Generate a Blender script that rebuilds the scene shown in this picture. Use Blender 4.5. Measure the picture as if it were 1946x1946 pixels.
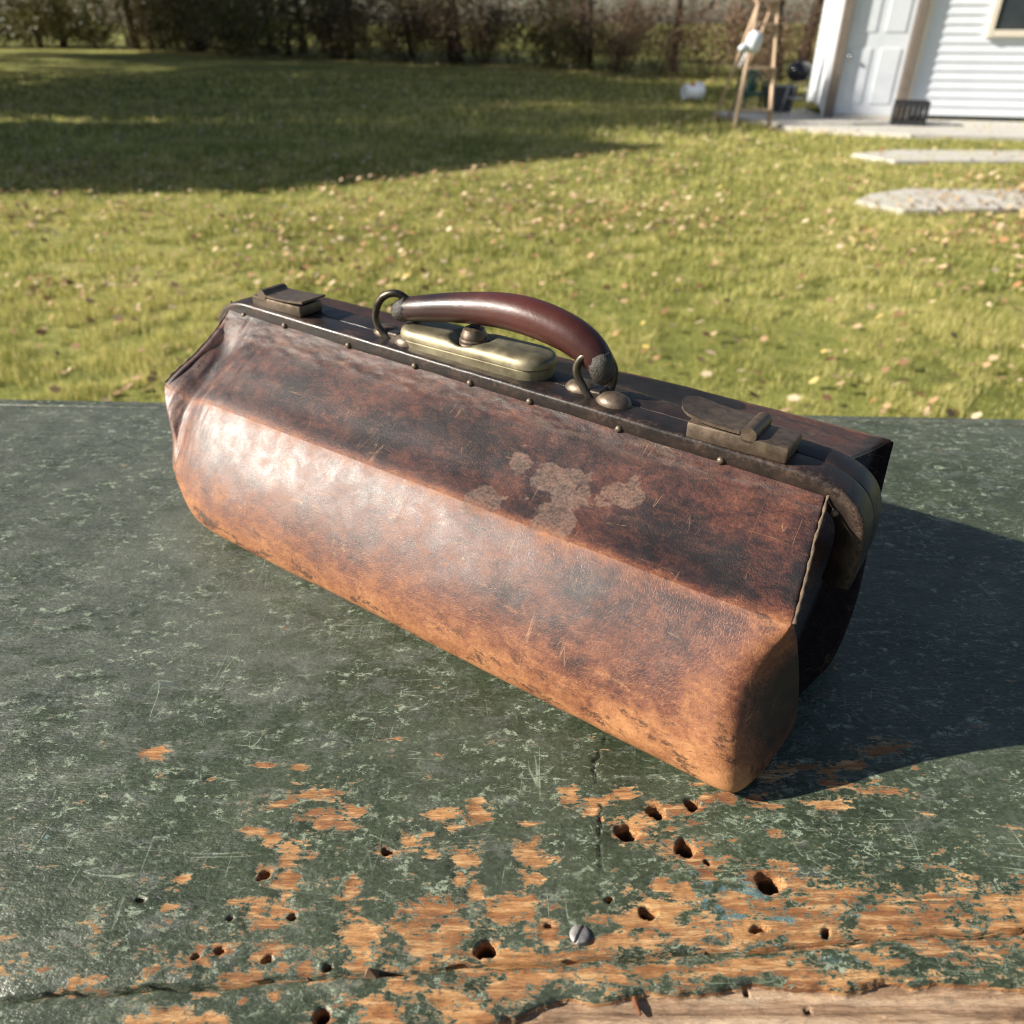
import bpy, bmesh, math, random
import numpy as np
from mathutils import Vector, Matrix
random.seed(7); rng = np.random.default_rng(7)
R = math.radians
SC = bpy.context.scene
COL = SC.collection
for o in list(bpy.data.objects): bpy.data.objects.remove(o)

# ------------------------------------------------------------------ camera, sky, sun, exposure
TZ = 0.94            # table top height
HC = 0.33            # camera height above the table top (also the unit of the bag's own measurements)
cd = bpy.data.cameras.new('camera'); cam = bpy.data.objects.new('camera', cd); COL.objects.link(cam)
cam.location = (0, 0, TZ + HC); cam.rotation_euler = (R(57.5), 0, 0)
cd.sensor_width = 36; cd.lens = 27.05; cd.clip_start = .01; cd.clip_end = 2000
cd.dof.use_dof = True; cd.dof.focus_distance = .425; cd.dof.aperture_fstop = 9.5; cd.dof.aperture_blades = 0
SC.camera = cam
SUN_AZ, SUN_EL = 2, 28                              # light travels towards +X, turned a little to +Y
w = bpy.data.worlds.new('World'); SC.world = w; w.use_nodes = True
nt = w.node_tree; nt.nodes.clear()
sky = nt.nodes.new('ShaderNodeTexSky'); sky.sky_type = 'NISHITA'; sky.sun_disc = False
sky.sun_elevation = R(SUN_EL); sky.sun_rotation = R(-(90 + SUN_AZ)); sky.air_density = 1.0; sky.dust_density = 1.2
bg = nt.nodes.new('ShaderNodeBackground'); bg.inputs[1].default_value = .05
wo = nt.nodes.new('ShaderNodeOutputWorld')
nt.links.new(sky.outputs[0], bg.inputs[0]); nt.links.new(bg.outputs[0], wo.inputs[0])
sl = bpy.data.lights.new('sun', 'SUN'); sl.energy = 5.0; sl.angle = R(.53); sl.color = (1, .93, .82)
so = bpy.data.objects.new('sun', sl); COL.objects.link(so)
sd = Vector((math.cos(R(SUN_AZ))*math.cos(R(SUN_EL)), math.sin(R(SUN_AZ))*math.cos(R(SUN_EL)), -math.sin(R(SUN_EL))))
so.rotation_euler = sd.to_track_quat('-Z', 'Y').to_euler(); so.location = (-20, -5, 14)
SC.view_settings.view_transform = 'Standard'; SC.view_settings.look = 'None'
SC.view_settings.exposure = 1.1; SC.view_settings.gamma = 1; SC.view_settings.use_curve_mapping = False
SC.render.engine = 'CYCLES'; SC.cycles.max_bounces = 5; SC.cycles.diffuse_bounces = 3; SC.cycles.glossy_bounces = 3; SC.cycles.filter_width = 1.1

# ------------------------------------------------------------------ helpers
def tag(o, label=None, cat=None, group=None, kind=None):
    if label: o['label'] = label
    if cat: o['category'] = cat
    if group: o['group'] = group
    if kind: o['kind'] = kind
    return o
def empty(name, loc=(0,0,0), rz=0):
    o = bpy.data.objects.new(name, None); COL.objects.link(o); o.location = loc; o.rotation_euler = (0,0,rz)
    o.empty_display_size = .1
    return o
def link(name, me, mat=None, parent=None, loc=None, rot=None):
    o = bpy.data.objects.new(name, me); COL.objects.link(o)
    if mat and not me.materials: me.materials.append(mat)
    if parent: o.parent = parent
    if loc is not None: o.location = loc
    if rot is not None: o.rotation_euler = rot
    return o
def copy_tree(o, parent=None):
    c = o.copy(); COL.objects.link(c); c.parent = parent
    for ch in o.children: copy_tree(ch, c)
    return c
def npmesh(name, V, F, smooth=False):
    """V (n,3), F (m,k) with constant k"""
    V = np.asarray(V, np.float32); F = np.asarray(F, np.int32)
    me = bpy.data.meshes.new(name); me.vertices.add(len(V)); me.vertices.foreach_set('co', V.ravel())
    k = F.shape[1]; me.loops.add(F.size); me.loops.foreach_set('vertex_index', F.ravel())
    me.polygons.add(len(F)); me.polygons.foreach_set('loop_start', np.arange(0, F.size, k, dtype=np.int32))
    me.update(calc_edges=True)
    if smooth: me.polygons.foreach_set('use_smooth', np.ones(len(F), bool))
    me.validate(); return me
def fattr(me, name, vals):
    at = me.attributes.new(name, 'FLOAT', 'POINT'); at.data.foreach_set('value', np.asarray(vals, np.float32))
class MB:
    """collects polygons of one part"""
    def __init__(s): s.v = []; s.f = []
    def add(s, v, f):
        n = len(s.v); s.v += [tuple(p) for p in v]; s.f += [tuple(i+n for i in q) for q in f]; return s
    def box(s, c, d, rot=None, bev=0):
        x, y, z = d[0]/2, d[1]/2, d[2]/2
        if bev <= 0:
            v = [(-x,-y,-z),(x,-y,-z),(x,y,-z),(-x,y,-z),(-x,-y,z),(x,-y,z),(x,y,z),(-x,y,z)]
            f = [(3,2,1,0),(4,5,6,7),(0,1,5,4),(1,2,6,5),(2,3,7,6),(3,0,4,7)]
        else:
            bm = bmesh.new(); bmesh.ops.create_cube(bm, size=1)
            for q in bm.verts: q.co = Vector((q.co.x*d[0], q.co.y*d[1], q.co.z*d[2]))
            bmesh.ops.bevel(bm, geom=bm.edges[:], offset=bev, segments=2, affect='EDGES', profile=.5)
            bm.verts.index_update(); v = [q.co.copy() for q in bm.verts]; f = [tuple(q.index for q in p.verts) for p in bm.faces]; bm.free()
        M = rot if rot is not None else Matrix.Identity(3)
        return s.add([Vector(c) + M @ Vector(p) for p in v], f)
    def tube(s, pts, rad, n=8, cap=True, flat=1.0):
        pts = [Vector(p) for p in pts]; rad = rad if hasattr(rad, '__len__') else [rad]*len(pts)
        v = []; f = []; ref = None
        for i, p in enumerate(pts):
            t = (pts[min(i+1, len(pts)-1)] - pts[max(i-1, 0)]).normalized()
            if ref is None: ref = t.orthogonal().normalized()
            ref = (ref - t*ref.dot(t)); ref = ref.normalized() if ref.length > 1e-6 else t.orthogonal().normalized()
            b = t.cross(ref)
            for k in range(n):
                a = 2*math.pi*k/n; v.append(p + (ref*math.cos(a)*flat + b*math.sin(a))*rad[i])
        for i in range(len(pts)-1):
            for k in range(n):
                f.append((i*n+k, i*n+(k+1) % n, (i+1)*n+(k+1) % n, (i+1)*n+k))
        if cap: f.append(tuple(range(n-1, -1, -1))); f.append(tuple(range((len(pts)-1)*n, len(pts)*n)))
        return s.add(v, f)
    def lathe(s, prof, n=24, c=(0,0,0), M=None):
        """prof: (radius, z)"""
        v = []; f = []; M = M or Matrix.Identity(3); c = Vector(c)
        for r, z in prof:
            for k in range(n):
                a = 2*math.pi*k/n; v.append(c + M @ Vector((r*math.cos(a), r*math.sin(a), z)))
        for i in range(len(prof)-1):
            for k in range(n): f.append((i*n+k, i*n+(k+1) % n, (i+1)*n+(k+1) % n, (i+1)*n+k))
        return s.add(v, f)
    def mesh(s, name, smooth=False, angle=None):
        me = bpy.data.meshes.new(name); me.from_pydata(s.v, [], s.f); me.validate(); me.update()
        if smooth:
            me.polygons.foreach_set('use_smooth', np.ones(len(me.polygons), bool))
            if angle: me.set_sharp_from_angle(angle=R(angle))
        return me
    def build(s, name, mat, parent=None, smooth=False, angle=None, loc=None, rot=None):
        return link(name, s.mesh(name, smooth, angle), mat, parent, loc, rot)

# value noise for geometry
class VNoise:
    def __init__(s, seed): s.g = np.random.default_rng(seed).random((64, 64, 64)).astype(np.float32)
    def __call__(s, P, scale=1.0, oct=1):
        P = np.asarray(P, np.float32)*scale; out = np.zeros(len(P), np.float32); amp = 1; tot = 0
        for _ in range(oct):
            i = np.floor(P).astype(int); f = P - i; f = f*f*(3-2*f); i0 = i & 63; i1 = (i+1) & 63; g = s.g
            x0, y0, z0 = i0.T; x1, y1, z1 = i1.T; a, b, c = f.T
            l = lambda p, q, t: p + (q-p)*t
            out += amp*l(l(l(g[x0,y0,z0], g[x1,y0,z0], a), l(g[x0,y1,z0], g[x1,y1,z0], a), b),
                         l(l(g[x0,y0,z1], g[x1,y0,z1], a), l(g[x0,y1,z1], g[x1,y1,z1], a), b), c)
            tot += amp; amp *= .5; P = P*2.03 + 7.1
        return out/tot
vn = VNoise(3)
def sstep(a, b, x): t = np.clip((x-a)/(b-a), 0, 1); return t*t*(3-2*t)

# ------------------------------------------------------------------ node helpers
class NT:
    def __init__(s, name):
        s.m = bpy.data.materials.new(name); s.m.use_nodes = True; s.t = s.m.node_tree; s.t.nodes.clear()
        s.out = s.n('ShaderNodeOutputMaterial'); s.b = s.n('ShaderNodeBsdfPrincipled'); s.l(s.b.outputs[0], s.out.inputs[0])
    def n(s, t, **k):
        x = s.t.nodes.new(t)
        for a, v in k.items(): setattr(x, a, v)
        return x
    def l(s, a, b): s.t.links.new(a, b)
    def put(s, sock, v):
        if isinstance(v, bpy.types.NodeSocket): s.l(v, sock)
        elif v is not None:
            if hasattr(v, '__len__') and len(v) == 3 and sock.type == 'RGBA': v = (*v, 1)
            sock.default_value = v
    def set(s, **k):
        nm = dict(color='Base Color', rough='Roughness', metal='Metallic', normal='Normal', spec='Specular IOR Level', coat='Coat Weight', coatr='Coat Roughness', trans='Transmission Weight', sheen='Sheen Weight', alpha='Alpha', aniso='Anisotropic')
        for a, v in k.items(): s.put(s.b.inputs[nm[a]], v)
        return s.m
    def co(s, kind='Object', scale=(1,1,1), rot=(0,0,0), loc=(0,0,0)):
        tc = s.n('ShaderNodeTexCoord'); mp = s.n('ShaderNodeMapping'); s.l(tc.outputs[kind], mp.inputs[0])
        mp.inputs[1].default_value = loc; mp.inputs[2].default_value = rot; mp.inputs[3].default_value = scale
        return mp.outputs[0]
    def noise(s, scale, detail=4, rough=.6, co=None, dist=0, out=0):
        x = s.n('ShaderNodeTexNoise'); s.put(x.inputs['Vector'], co); x.inputs['Scale'].default_value = scale
        x.inputs['Detail'].default_value = detail; x.inputs['Roughness'].default_value = rough; x.inputs['Distortion'].default_value = dist
        return x.outputs[out]
    def vor(s, scale, co=None, feature='F1', out=0, rand=1):
        x = s.n('ShaderNodeTexVoronoi', feature=feature); s.put(x.inputs['Vector'], co); x.inputs['Scale'].default_value = scale
        x.inputs['Randomness'].default_value = rand
        return x.outputs[out]
    def attr(s, name): return s.n('ShaderNodeAttribute', attribute_name=name).outputs['Fac']
    def m_(s, op, a, b=None, c=None, clamp=False):
        x = s.n('ShaderNodeMath', operation=op, use_clamp=clamp); s.put(x.inputs[0], a)
        if b is not None: s.put(x.inputs[1], b)
        if c is not None: s.put(x.inputs[2], c)
        return x.outputs[0]
    def step(s, v, lo, hi, a=0., b=1.):
        x = s.n('ShaderNodeMapRange', interpolation_type='SMOOTHSTEP'); s.put(x.inputs[0], v)
        x.inputs[1].default_value = lo; x.inputs[2].default_value = hi; x.inputs[3].default_value = a; x.inputs[4].default_value = b
        return x.outputs[0]
    def mix(s, f, a, b, mode='MIX'):
        x = s.n('ShaderNodeMix', data_type='RGBA', blend_type=mode); s.put(x.inputs[0], f); s.put(x.inputs[6], a); s.put(x.inputs[7], b)
        return x.outputs[2]
    def ramp(s, f, stops):
        x = s.n('ShaderNodeValToRGB'); s.put(x.inputs[0], f); e = x.color_ramp.elements
        while len(e) < len(stops): e.new(.5)
        for q, (p, c) in zip(e, stops): q.position = p; q.color = (*c, 1)
        return x.outputs[0]
    def bump(s, h, strength=.5, dist=.001, normal=None):
        x = s.n('ShaderNodeBump'); x.inputs['Strength'].default_value = strength; x.inputs['Distance'].default_value = dist
        s.put(x.inputs['Height'], h); s.put(x.inputs['Normal'], normal); return x.outputs[0]
def simple(name, c1, c2=None, rough=.6, metal=0, nscale=20, bump=0, bdist=.002, rvar=.15, spec=.5, stretch=(1,1,1)):
    m = NT(name); co = m.co('Object', stretch); n = m.noise(nscale, 5, .65, co)
    col = m.ramp(n, [(.3, c1), (.7, c2 or c1)])
    m.set(color=col, rough=m.step(n, .2, .8, rough-rvar, rough+rvar), metal=metal, spec=spec)
    if bump: m.set(normal=m.bump(m.noise(nscale*3, 4, .6, co), bump, bdist))
    return m.m

# ------------------------------------------------------------------ materials of the garden
def mat_lawn():
    m = NT('lawn'); co = m.co('Object')
    n1 = m.noise(.55, 5, .6, co); n2 = m.noise(9, 5, .7, co); n3 = m.noise(60, 3, .7, co)
    a = m.ramp(m.m_('ADD', m.m_('MULTIPLY', n1, .55), m.m_('MULTIPLY', n2, .45)), [(.36, (.11,.12,.028)), (.5, (.24,.25,.06)), (.62, (.44,.38,.14))])
    c = m.mix(m.step(n3, .35, .7), a, m.mix(.5, a, (.04,.05,.012)))
    m.set(color=c, rough=.95, spec=.15, normal=m.bump(n3, .8, .02)); return m.m
def mat_blade():
    m = NT('grass_blade'); t = m.attr('tint'); co = m.co('Object')
    c = m.ramp(m.m_('ADD', t, m.m_('MULTIPLY', m.m_('SUBTRACT', m.noise(.8, 4, .6, co), .5), .9)),
               [(.12, (.09,.13,.025)), (.34, (.27,.29,.07)), (.54, (.50,.47,.125)), (.8, (.80,.69,.34))])
    m.set(color=c, rough=.55, spec=.35)
    tr = m.n('ShaderNodeBsdfTranslucent'); m.put(tr.inputs[0], c); mx = m.n('ShaderNodeMixShader'); mx.inputs[0].default_value = .4
    m.l(m.b.outputs[0], mx.inputs[1]); m.l(tr.outputs[0], mx.inputs[2]); m.l(mx.outputs[0], m.out.inputs[0]); return m.m
def mat_leaf(name, stops, rough=.45):
    m = NT(name); oi = m.n('ShaderNodeObjectInfo'); g = m.n('ShaderNodeNewGeometry')
    f = m.m_('FRACT', m.m_('ADD', oi.outputs['Random'], g.outputs['Random Per Island']))
    c = m.ramp(f, stops); m.set(color=c, rough=rough, spec=.4)
    tr = m.n('ShaderNodeBsdfTranslucent'); m.put(tr.inputs[0], c); mx = m.n('ShaderNodeMixShader'); mx.inputs[0].default_value = .25
    m.l(m.b.outputs[0], mx.inputs[1]); m.l(tr.outputs[0], mx.inputs[2]); m.l(mx.outputs[0], m.out.inputs[0]); return m.m
M_lawn = mat_lawn(); M_blade = mat_blade()
M_litter = mat_leaf('dry_leaf', [(0, (.16,.08,.04)), (.25, (.36,.21,.11)), (.5, (.62,.46,.28)), (.65, (.72,.58,.40)), (.78, (.38,.19,.08)), (.92, (.55,.40,.24)), (1, (.68,.52,.14))], .38)
M_shrubleaf = mat_leaf('shrub_leaf', [(0, (.035,.045,.012)), (.5, (.09,.095,.028)), (.8, (.17,.15,.045)), (1, (.24,.19,.06))], .5)
M_brownleaf = mat_leaf('brown_leaf', [(0, (.10,.055,.03)), (.5, (.20,.12,.07)), (1, (.34,.23,.14))], .6)
M_bark = simple('bark', (.035,.027,.02), (.10,.078,.06), .9, 0, 14, .8, .03, .05, .2, (1,1,.25))
M_twig = simple('twig', (.05,.035,.026), (.13,.09,.065), .85, 0, 30, 0, .01, .05, .2)
M_conc = simple('concrete', (.42,.40,.36), (.55,.52,.47), .9, 0, 12, .4, .004, .05, .3)
M_white = simple('white_paint', (.66,.70,.76), (.75,.78,.82), .45, 0, 3, 0, .001, .08)
M_trimtan = simple('taupe_trim', (.16,.13,.105), (.21,.17,.14), .7, 0, 9, .2)
M_cream = simple('cream_trim', (.72,.64,.52), (.78,.70,.58), .6, 0, 5)
M_roof = simple('asphalt_shingle', (.04,.038,.036), (.09,.085,.08), .95, 0, 30, .5, .006)
M_ladder = simple('ladder_wood', (.42,.30,.20), (.62,.46,.33), .75, 0, 9, .3, .002, .08, .3, (1,1,.12))
M_black = simple('black_enamel', (.006,.008,.013), (.012,.014,.02), .16, 0, 9, 0, .001, .05)
M_green = simple('green_resin', (.012,.06,.045), (.018,.085,.06), .35, 0, 9)
M_tote = simple('grey_plastic', (.045,.05,.065), (.07,.075,.09), .5, 0, 9)
M_plwhite = simple('white_plastic', (.66,.70,.78), (.74,.77,.82), .4, 0, 9)
M_red = simple('red_print', (.40,.02,.02), (.5,.03,.03), .5, 0, 9)
M_steel = simple('galvanised_steel', (.42,.42,.43), (.6,.6,.6), .35, 1, 30)
M_glass = simple('window_glass', (.03,.04,.05), (.05,.06,.07), .06, 0, 3)
M_dark = simple('dark_plastic', (.012,.012,.014), (.03,.03,.032), .5, 0, 9)

# ------------------------------------------------------------------ ground
def ground_z(x, y): return 0.0
xs = np.r_[np.linspace(-400, -40, 10), np.linspace(-36, 36, 73), np.linspace(40, 400, 10)]
ys = np.r_[np.linspace(-300, -10, 8), np.linspace(-8, 60, 69), np.linspace(66, 900, 12)]
gx, gy = np.meshgrid(xs, ys); P = np.stack([gx.ravel(), gy.ravel(), np.zeros(gx.size)], 1)
near = np.exp(-((P[:,0]/30)**2 + ((P[:,1]-15)/35)**2))
P[:,2] = (vn(P, .35, 2) - .5)*.06*near - .03*near
n0, n1 = len(xs), len(ys); idx = np.arange(n0*n1).reshape(n1, n0)
F = np.stack([idx[:-1,:-1].ravel(), idx[:-1,1:].ravel(), idx[1:,1:].ravel(), idx[1:,:-1].ravel()], 1)
tag(link('lawn', npmesh('lawn', P, F, True), M_lawn), kind='structure')

def blades():
    Vs = []; Ts = []
    for (y0, y1, dens, hgt, wid) in ((2.2, 4.2, 13000, .018, .003), (4.2, 7, 6000, .020, .0048), (7, 11, 2000, .023, .008), (11, 17, 550, .04, .015), (17, 27, 130, .045, .028)):
        hw = .72*y1 + .3; area = 2*hw*(y1-y0); n = int(area*dens)
        x = rng.uniform(-hw, hw, n); y = rng.uniform(y0, y1, n); k = np.abs(x) < .72*y + .3; x = x[k]; y = y[k]; n = len(x)
        pt = np.stack([x, y, np.zeros(n)], 1)
        dn = vn(pt, 6.5, 3); k = rng.random(n) < .10 + 1.2*sstep(.38, .60, dn); x, y, pt, dn = x[k], y[k], pt[k], dn[k]; n = len(x)
        a = rng.uniform(0, 2*np.pi, n); ln = hgt*rng.uniform(.4, 1.3, n)*(.25 + 1.6*sstep(.3, .7, dn)); lean = rng.uniform(.1, 1.0, n); la = rng.normal(.3, 1.4, n)
        wv = np.stack([np.cos(a), np.sin(a), 0*a], 1)*(wid*rng.uniform(.6, 1.4, n))[:,None]*.5
        tip = pt + np.stack([np.cos(la)*lean*ln, np.sin(la)*lean*ln, ln*(1.1-.5*lean)], 1)
        pt[:,2] -= .03
        Vs.append(np.stack([pt-wv, pt+wv, tip], 1).reshape(-1, 3)); tt = rng.beta(2.2, 2.4, n); Ts.append(np.repeat(tt, 3))
    V = np.concatenate(Vs); me = npmesh('grass', V, np.arange(len(V)).reshape(-1, 3)); fattr(me, 'tint', np.concatenate(Ts))
    return link('grass', me, M_blade)
tag(blades(), 'short patchy green and straw coloured lawn grass', 'grass', kind='stuff')

# concrete pad before the shed and stepping slabs
def slab(name, pts, z0, z1, label, group=None):
    bm = bmesh.new(); vs = [bm.verts.new((x, y, z1)) for x, y in pts]; f = bm.faces.new(vs)
    r = bmesh.ops.extrude_face_region(bm, geom=[f]); bmesh.ops.translate(bm, verts=[q for q in r['geom'] if isinstance(q, bmesh.types.BMVert)], vec=(0,0,z0-z1))
    bmesh.ops.recalc_face_normals(bm, faces=bm.faces[:]); bmesh.ops.bevel(bm, geom=[e for e in bm.edges if all(abs(v.co.z-z1) < 1e-5 for v in e.verts)], offset=.012, segments=2, affect='EDGES')
    me = bpy.data.meshes.new(name); bm.to_mesh(me); bm.free(); o = link(name, me, M_conc); return o
tag(slab('patio', [(3.25,14.1),(3.9,12.0),(5.2,11.1),(9,10.2),(9,12.2),(4.85,13.26),(4.95,14.6)], -.05, .035, ''), kind='structure')
tag(slab('paving_slab', [(3.85,9.55),(4.45,9.85),(6.2,9.75),(6.1,8.95),(4.1,8.98)], -.05, .012, ''), 'pale concrete stepping slab in the grass nearer the shed', 'slab', 'stepping slabs in the lawn')
tag(slab('paving_slab', [(2.85,6.8),(3.1,7.12),(3.55,7.38),(4.7,7.3),(4.6,6.5),(3.1,6.42)], -.05, .012, ''), 'pale concrete stepping slab with a leafy rim, nearer the table', 'slab', 'stepping slabs in the lawn')

def lin(poly, t):
    L = [math.dist(poly[i], poly[i+1]) for i in range(len(poly)-1)]; d = t*sum(L)
    for i, l in enumerate(L):
        if d <= l or i == len(L)-1: f = d/l; return (poly[i][0]+(poly[i+1][0]-poly[i][0])*f, poly[i][1]+(poly[i+1][1]-poly[i][1])*f)
        d -= l
hedge = [(-40,52),(-21,50),(-10.5,38),(-5,33.5),(0,30.5),(2.9,25.6),(4.8,23.2),(6.8,21.2),(11,18.6),(18,16)]
# fallen leaves
def leaf_mesh(name, seed, lobed):
    r = random.Random(seed); mb = MB(); n = 11; rim = []
    for i in range(n):
        a = 2*math.pi*i/n; rr = .5 + .12*math.cos(2*a) + (r.uniform(-.14, .16) if lobed else r.uniform(-.05, .05))
        x, y = rr*math.cos(a), rr*.72*math.sin(a); rim.append((x, y, .16*abs(y)*1.6 + .12*x*x*r.uniform(.2, 1.6) + r.uniform(0, .06)))
    v = [(0, 0, 0)] + rim; f = [(0, 1+i, 1+(i+1) % n) for i in range(n)]
    mb.add(v, f); mb.tube([(.55,0,.04),(.75,.03,.02),(.9,.07,.05)], .012, 3)
    me = mb.mesh(name); me.materials.append(M_litter); return me
leafm = [leaf_mesh('fallen_leaf', i, i % 2) for i in range(6)]
def leaf_pts(n, y0, y1, r):
    out = []
    while len(out) < n:
        y = y0 + (y1-y0)*r.random()**1.05; x = r.uniform(-1, 1)*(.70*y+.2)
        d = float(vn(np.array([[x, y, 3.]]), .8, 2)[0])
        if r.random() < .16 + 2.2*max(0, d-.42): out.append((x, y))
    return out
rl = random.Random(5)
for (x, y) in leaf_pts(300, 2.55, 7.5, rl):
    s = rl.uniform(.02, .05)
    o = link('fallen_leaf', rl.choice(leafm), None, None, (x, y, rl.uniform(.02, .045)), (rl.uniform(-.5,.5), rl.uniform(-.5,.5), rl.uniform(0,6.3))); o.scale = (s, s, s)
    tag(o, 'dry tan fallen leaf lying on the near lawn behind the table', 'leaf', 'fallen leaves on the near lawn')
Vs = []; Fs = []; base = 0
for (x, y) in leaf_pts(3200, 2.6, 9, rl) + leaf_pts(4200, 5.5, 16, rl) + leaf_pts(1100, 14, 32, rl) + [(lambda p: (p[0]+rl.gauss(-.3,.5), p[1]-abs(rl.gauss(0,1.1))))(lin(hedge, rl.random())) for _ in range(2600)]:
    n = 5; zl = rl.uniform(.02, .036); s = rl.uniform(.018, .048) * (1 if y < 15 else 1.6); a0 = rl.uniform(0, 6.3); tl = Matrix.Rotation(rl.uniform(-.7,.7), 3, 'X') @ Matrix.Rotation(rl.uniform(-.7,.7), 3, 'Y')
    for k in range(n):
        a = a0 + 2*math.pi*k/n; p = tl @ Vector((math.cos(a)*s*.6, math.sin(a)*s*.45, 0)); Vs.append((x+p.x, y+p.y, zl+p.z))
    Fs.append([base+k for k in range(n)]); base += n
lit = link('leaf_litter', npmesh('leaf_litter', Vs, Fs), M_litter); tag(lit, 'scattered dry leaves over the far lawn', 'leaves', kind='stuff')

# ------------------------------------------------------------------ trees and brush
def branch(mb, p, d, ln, r0, depth, rnd, tips, seg=4, n=6, up=.25, minr=.004):
    pts = [p.copy()]; rad = [r0]; q = p.copy(); dd = d.copy()
    for i in range(seg):
        dd = (dd + Vector((rnd.uniform(-1,1), rnd.uniform(-1,1), rnd.uniform(-.4,1)*up))*.22).normalized(); q = q + dd*ln/seg
        pts.append(q.copy()); rad.append(max(minr, r0*(1-.62*(i+1)/seg)))
    mb.tube(pts, rad, n, cap=False)
    if depth == 0: tips += [(pts[-1], dd), (pts[-2], dd), (pts[-3], dd)]; return
    for k in range(rnd.choice((3, 4)) if depth > 1 else 4):
        i = rnd.randint(1, seg); ax = dd.orthogonal().normalized(); ax.rotate(Matrix.Rotation(rnd.uniform(0, 6.28), 3, dd))
        nd = (dd*rnd.uniform(.5, 1) + ax*rnd.uniform(.5, 1.0)).normalized()
        branch(mb, pts[i], nd, ln*rnd.uniform(.5, .75), rad[i]*rnd.uniform(.45, .65), depth-1, rnd, tips, seg, max(3, n-1), up, minr)
def leafcloud(tips, rnd, per, spread, size):
    V = []; F = []; b = 0
    for p, d in tips:
        for k in range(per):
            c = p + Vector((rnd.gauss(0, spread), rnd.gauss(0, spread), rnd.gauss(0, spread)))
            a = Vector((rnd.gauss(0,1), rnd.gauss(0,1), rnd.gauss(0,1))).normalized(); u = a.orthogonal().normalized(); s = size*rnd.uniform(.6, 1.4); v = a.cross(u)
            V += [c-u*s, c+v*s*.5, c+u*s, c-v*s*.5]; F.append([b, b+1, b+2, b+3]); b += 4
    return npmesh('foliage', V, F)
def make_tree(seed, h, r0, per, lmat, name='bare_tree', fork=1.6):
    rnd = random.Random(seed); root = empty(name); mb = MB(); tips = []
    tr = [Vector((0,0,-.1))]; d = Vector((rnd.uniform(-.1,.1), rnd.uniform(-.1,.1), 1)).normalized(); rr = [r0*1.35]
    for i in range(8):
        d = (d + Vector((rnd.uniform(-1,1), rnd.uniform(-1,1), 0))*.06).normalized(); tr.append(tr[-1] + d*h/9); rr.append(r0*(1-.1*i))
    mb.tube(tr, rr, 9)
    for i in range(2, 9):
        for k in range(3 if i > 2 else 2):
            a = rnd.uniform(0, 6.28); nd = Vector((math.cos(a), math.sin(a), rnd.uniform(.2, .9))).normalized()
            branch(mb, tr[i], nd, h*.33*rnd.uniform(.6, 1.1)*(1.1-.06*i), rr[i]*.4, 2, rnd, tips, 4, 6)
    mb.build('trunk', M_bark, root, True); link('crown', leafcloud(tips, rnd, per, .18, .07), lmat, root)
    return root
def make_shrub(seed, h, w_, stems, per, lmat, lsize, name, twr=.012):
    rnd = random.Random(seed); root = empty(name); mb = MB(); tips = []
    for k in range(stems):
        a = rnd.uniform(0, 6.28); q = Vector((math.cos(a)*w_*.25*rnd.random(), math.sin(a)*w_*.25*rnd.random(), -.05))
        d = Vector((math.cos(a)*rnd.uniform(.1,.75), math.sin(a)*rnd.uniform(.1,.75), 1)).normalized()
        branch(mb, q, d, h*rnd.uniform(.5, .8), twr*rnd.uniform(.7, 1.5), 2, rnd, tips, 4, 4, .1, .003)
    mb.build('stems', M_twig, root); link('foliage', leafcloud(tips, rnd, per, .16, lsize), lmat, root)
    return root
rt = random.Random(11)
leafy = [make_shrub(20+i, 2.4, 1.6, 9, 5, M_shrubleaf, .075, 'leafy_shrub') for i in range(3)]
bare = [make_shrub(40+i, 2.7, 1.7, 17, 2, M_brownleaf, .05, 'bare_shrub') for i in range(3)]
usedp = set()
def place(proto, loc, rz, s, label, cat, group):
    o = proto if proto.name not in usedp else copy_tree(proto)
    usedp.add(proto.name); o.location = loc; o.rotation_euler = (0, 0, rz); o.scale = (s, s, s*rt.uniform(.9, 1.15)); return tag(o, label, cat, group)
for row, (off, cnt) in enumerate(((0, 30), (1.8, 20), (4.0, 14))):
    for i in range(cnt):
        x, y = lin(hedge, (i+.5+rt.uniform(-.35,.35))/cnt); y += off + rt.uniform(-.6,1.3); x += off*.35
        right = x > 1.0; isl = rt.random() < (.22 if right else .78); s = rt.uniform(.42, 1.05) + .12*row + (.25 if y > 36 else 0)
        if isl: place(leafy[rt.randrange(3)], (x, y, 0), rt.uniform(0, 6.3), s, 'dark olive leafy shrub in the brush along the back of the lawn', 'shrub', 'leafy shrubs along the back of the lawn')
        else: place(bare[rt.randrange(3)], (x, y, 0), rt.uniform(0, 6.3), s, 'brown twiggy bare shrub in the brush along the back of the lawn', 'shrub', 'bare shrubs along the back of the lawn')
for i in range(16):
    x, y = lin(hedge, .52+.44*(i+rt.random())/16); place(bare[rt.randrange(3)], (x, y+rt.uniform(0, 2.5), 0), rt.uniform(0, 6.3), rt.uniform(.55, .95), 'brown twiggy bare shrub in the brush along the back of the lawn', 'shrub', 'bare shrubs along the back of the lawn')
trees = [make_tree(60+i, 9.5, .15, 5, M_brownleaf) for i in range(3)]
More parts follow.
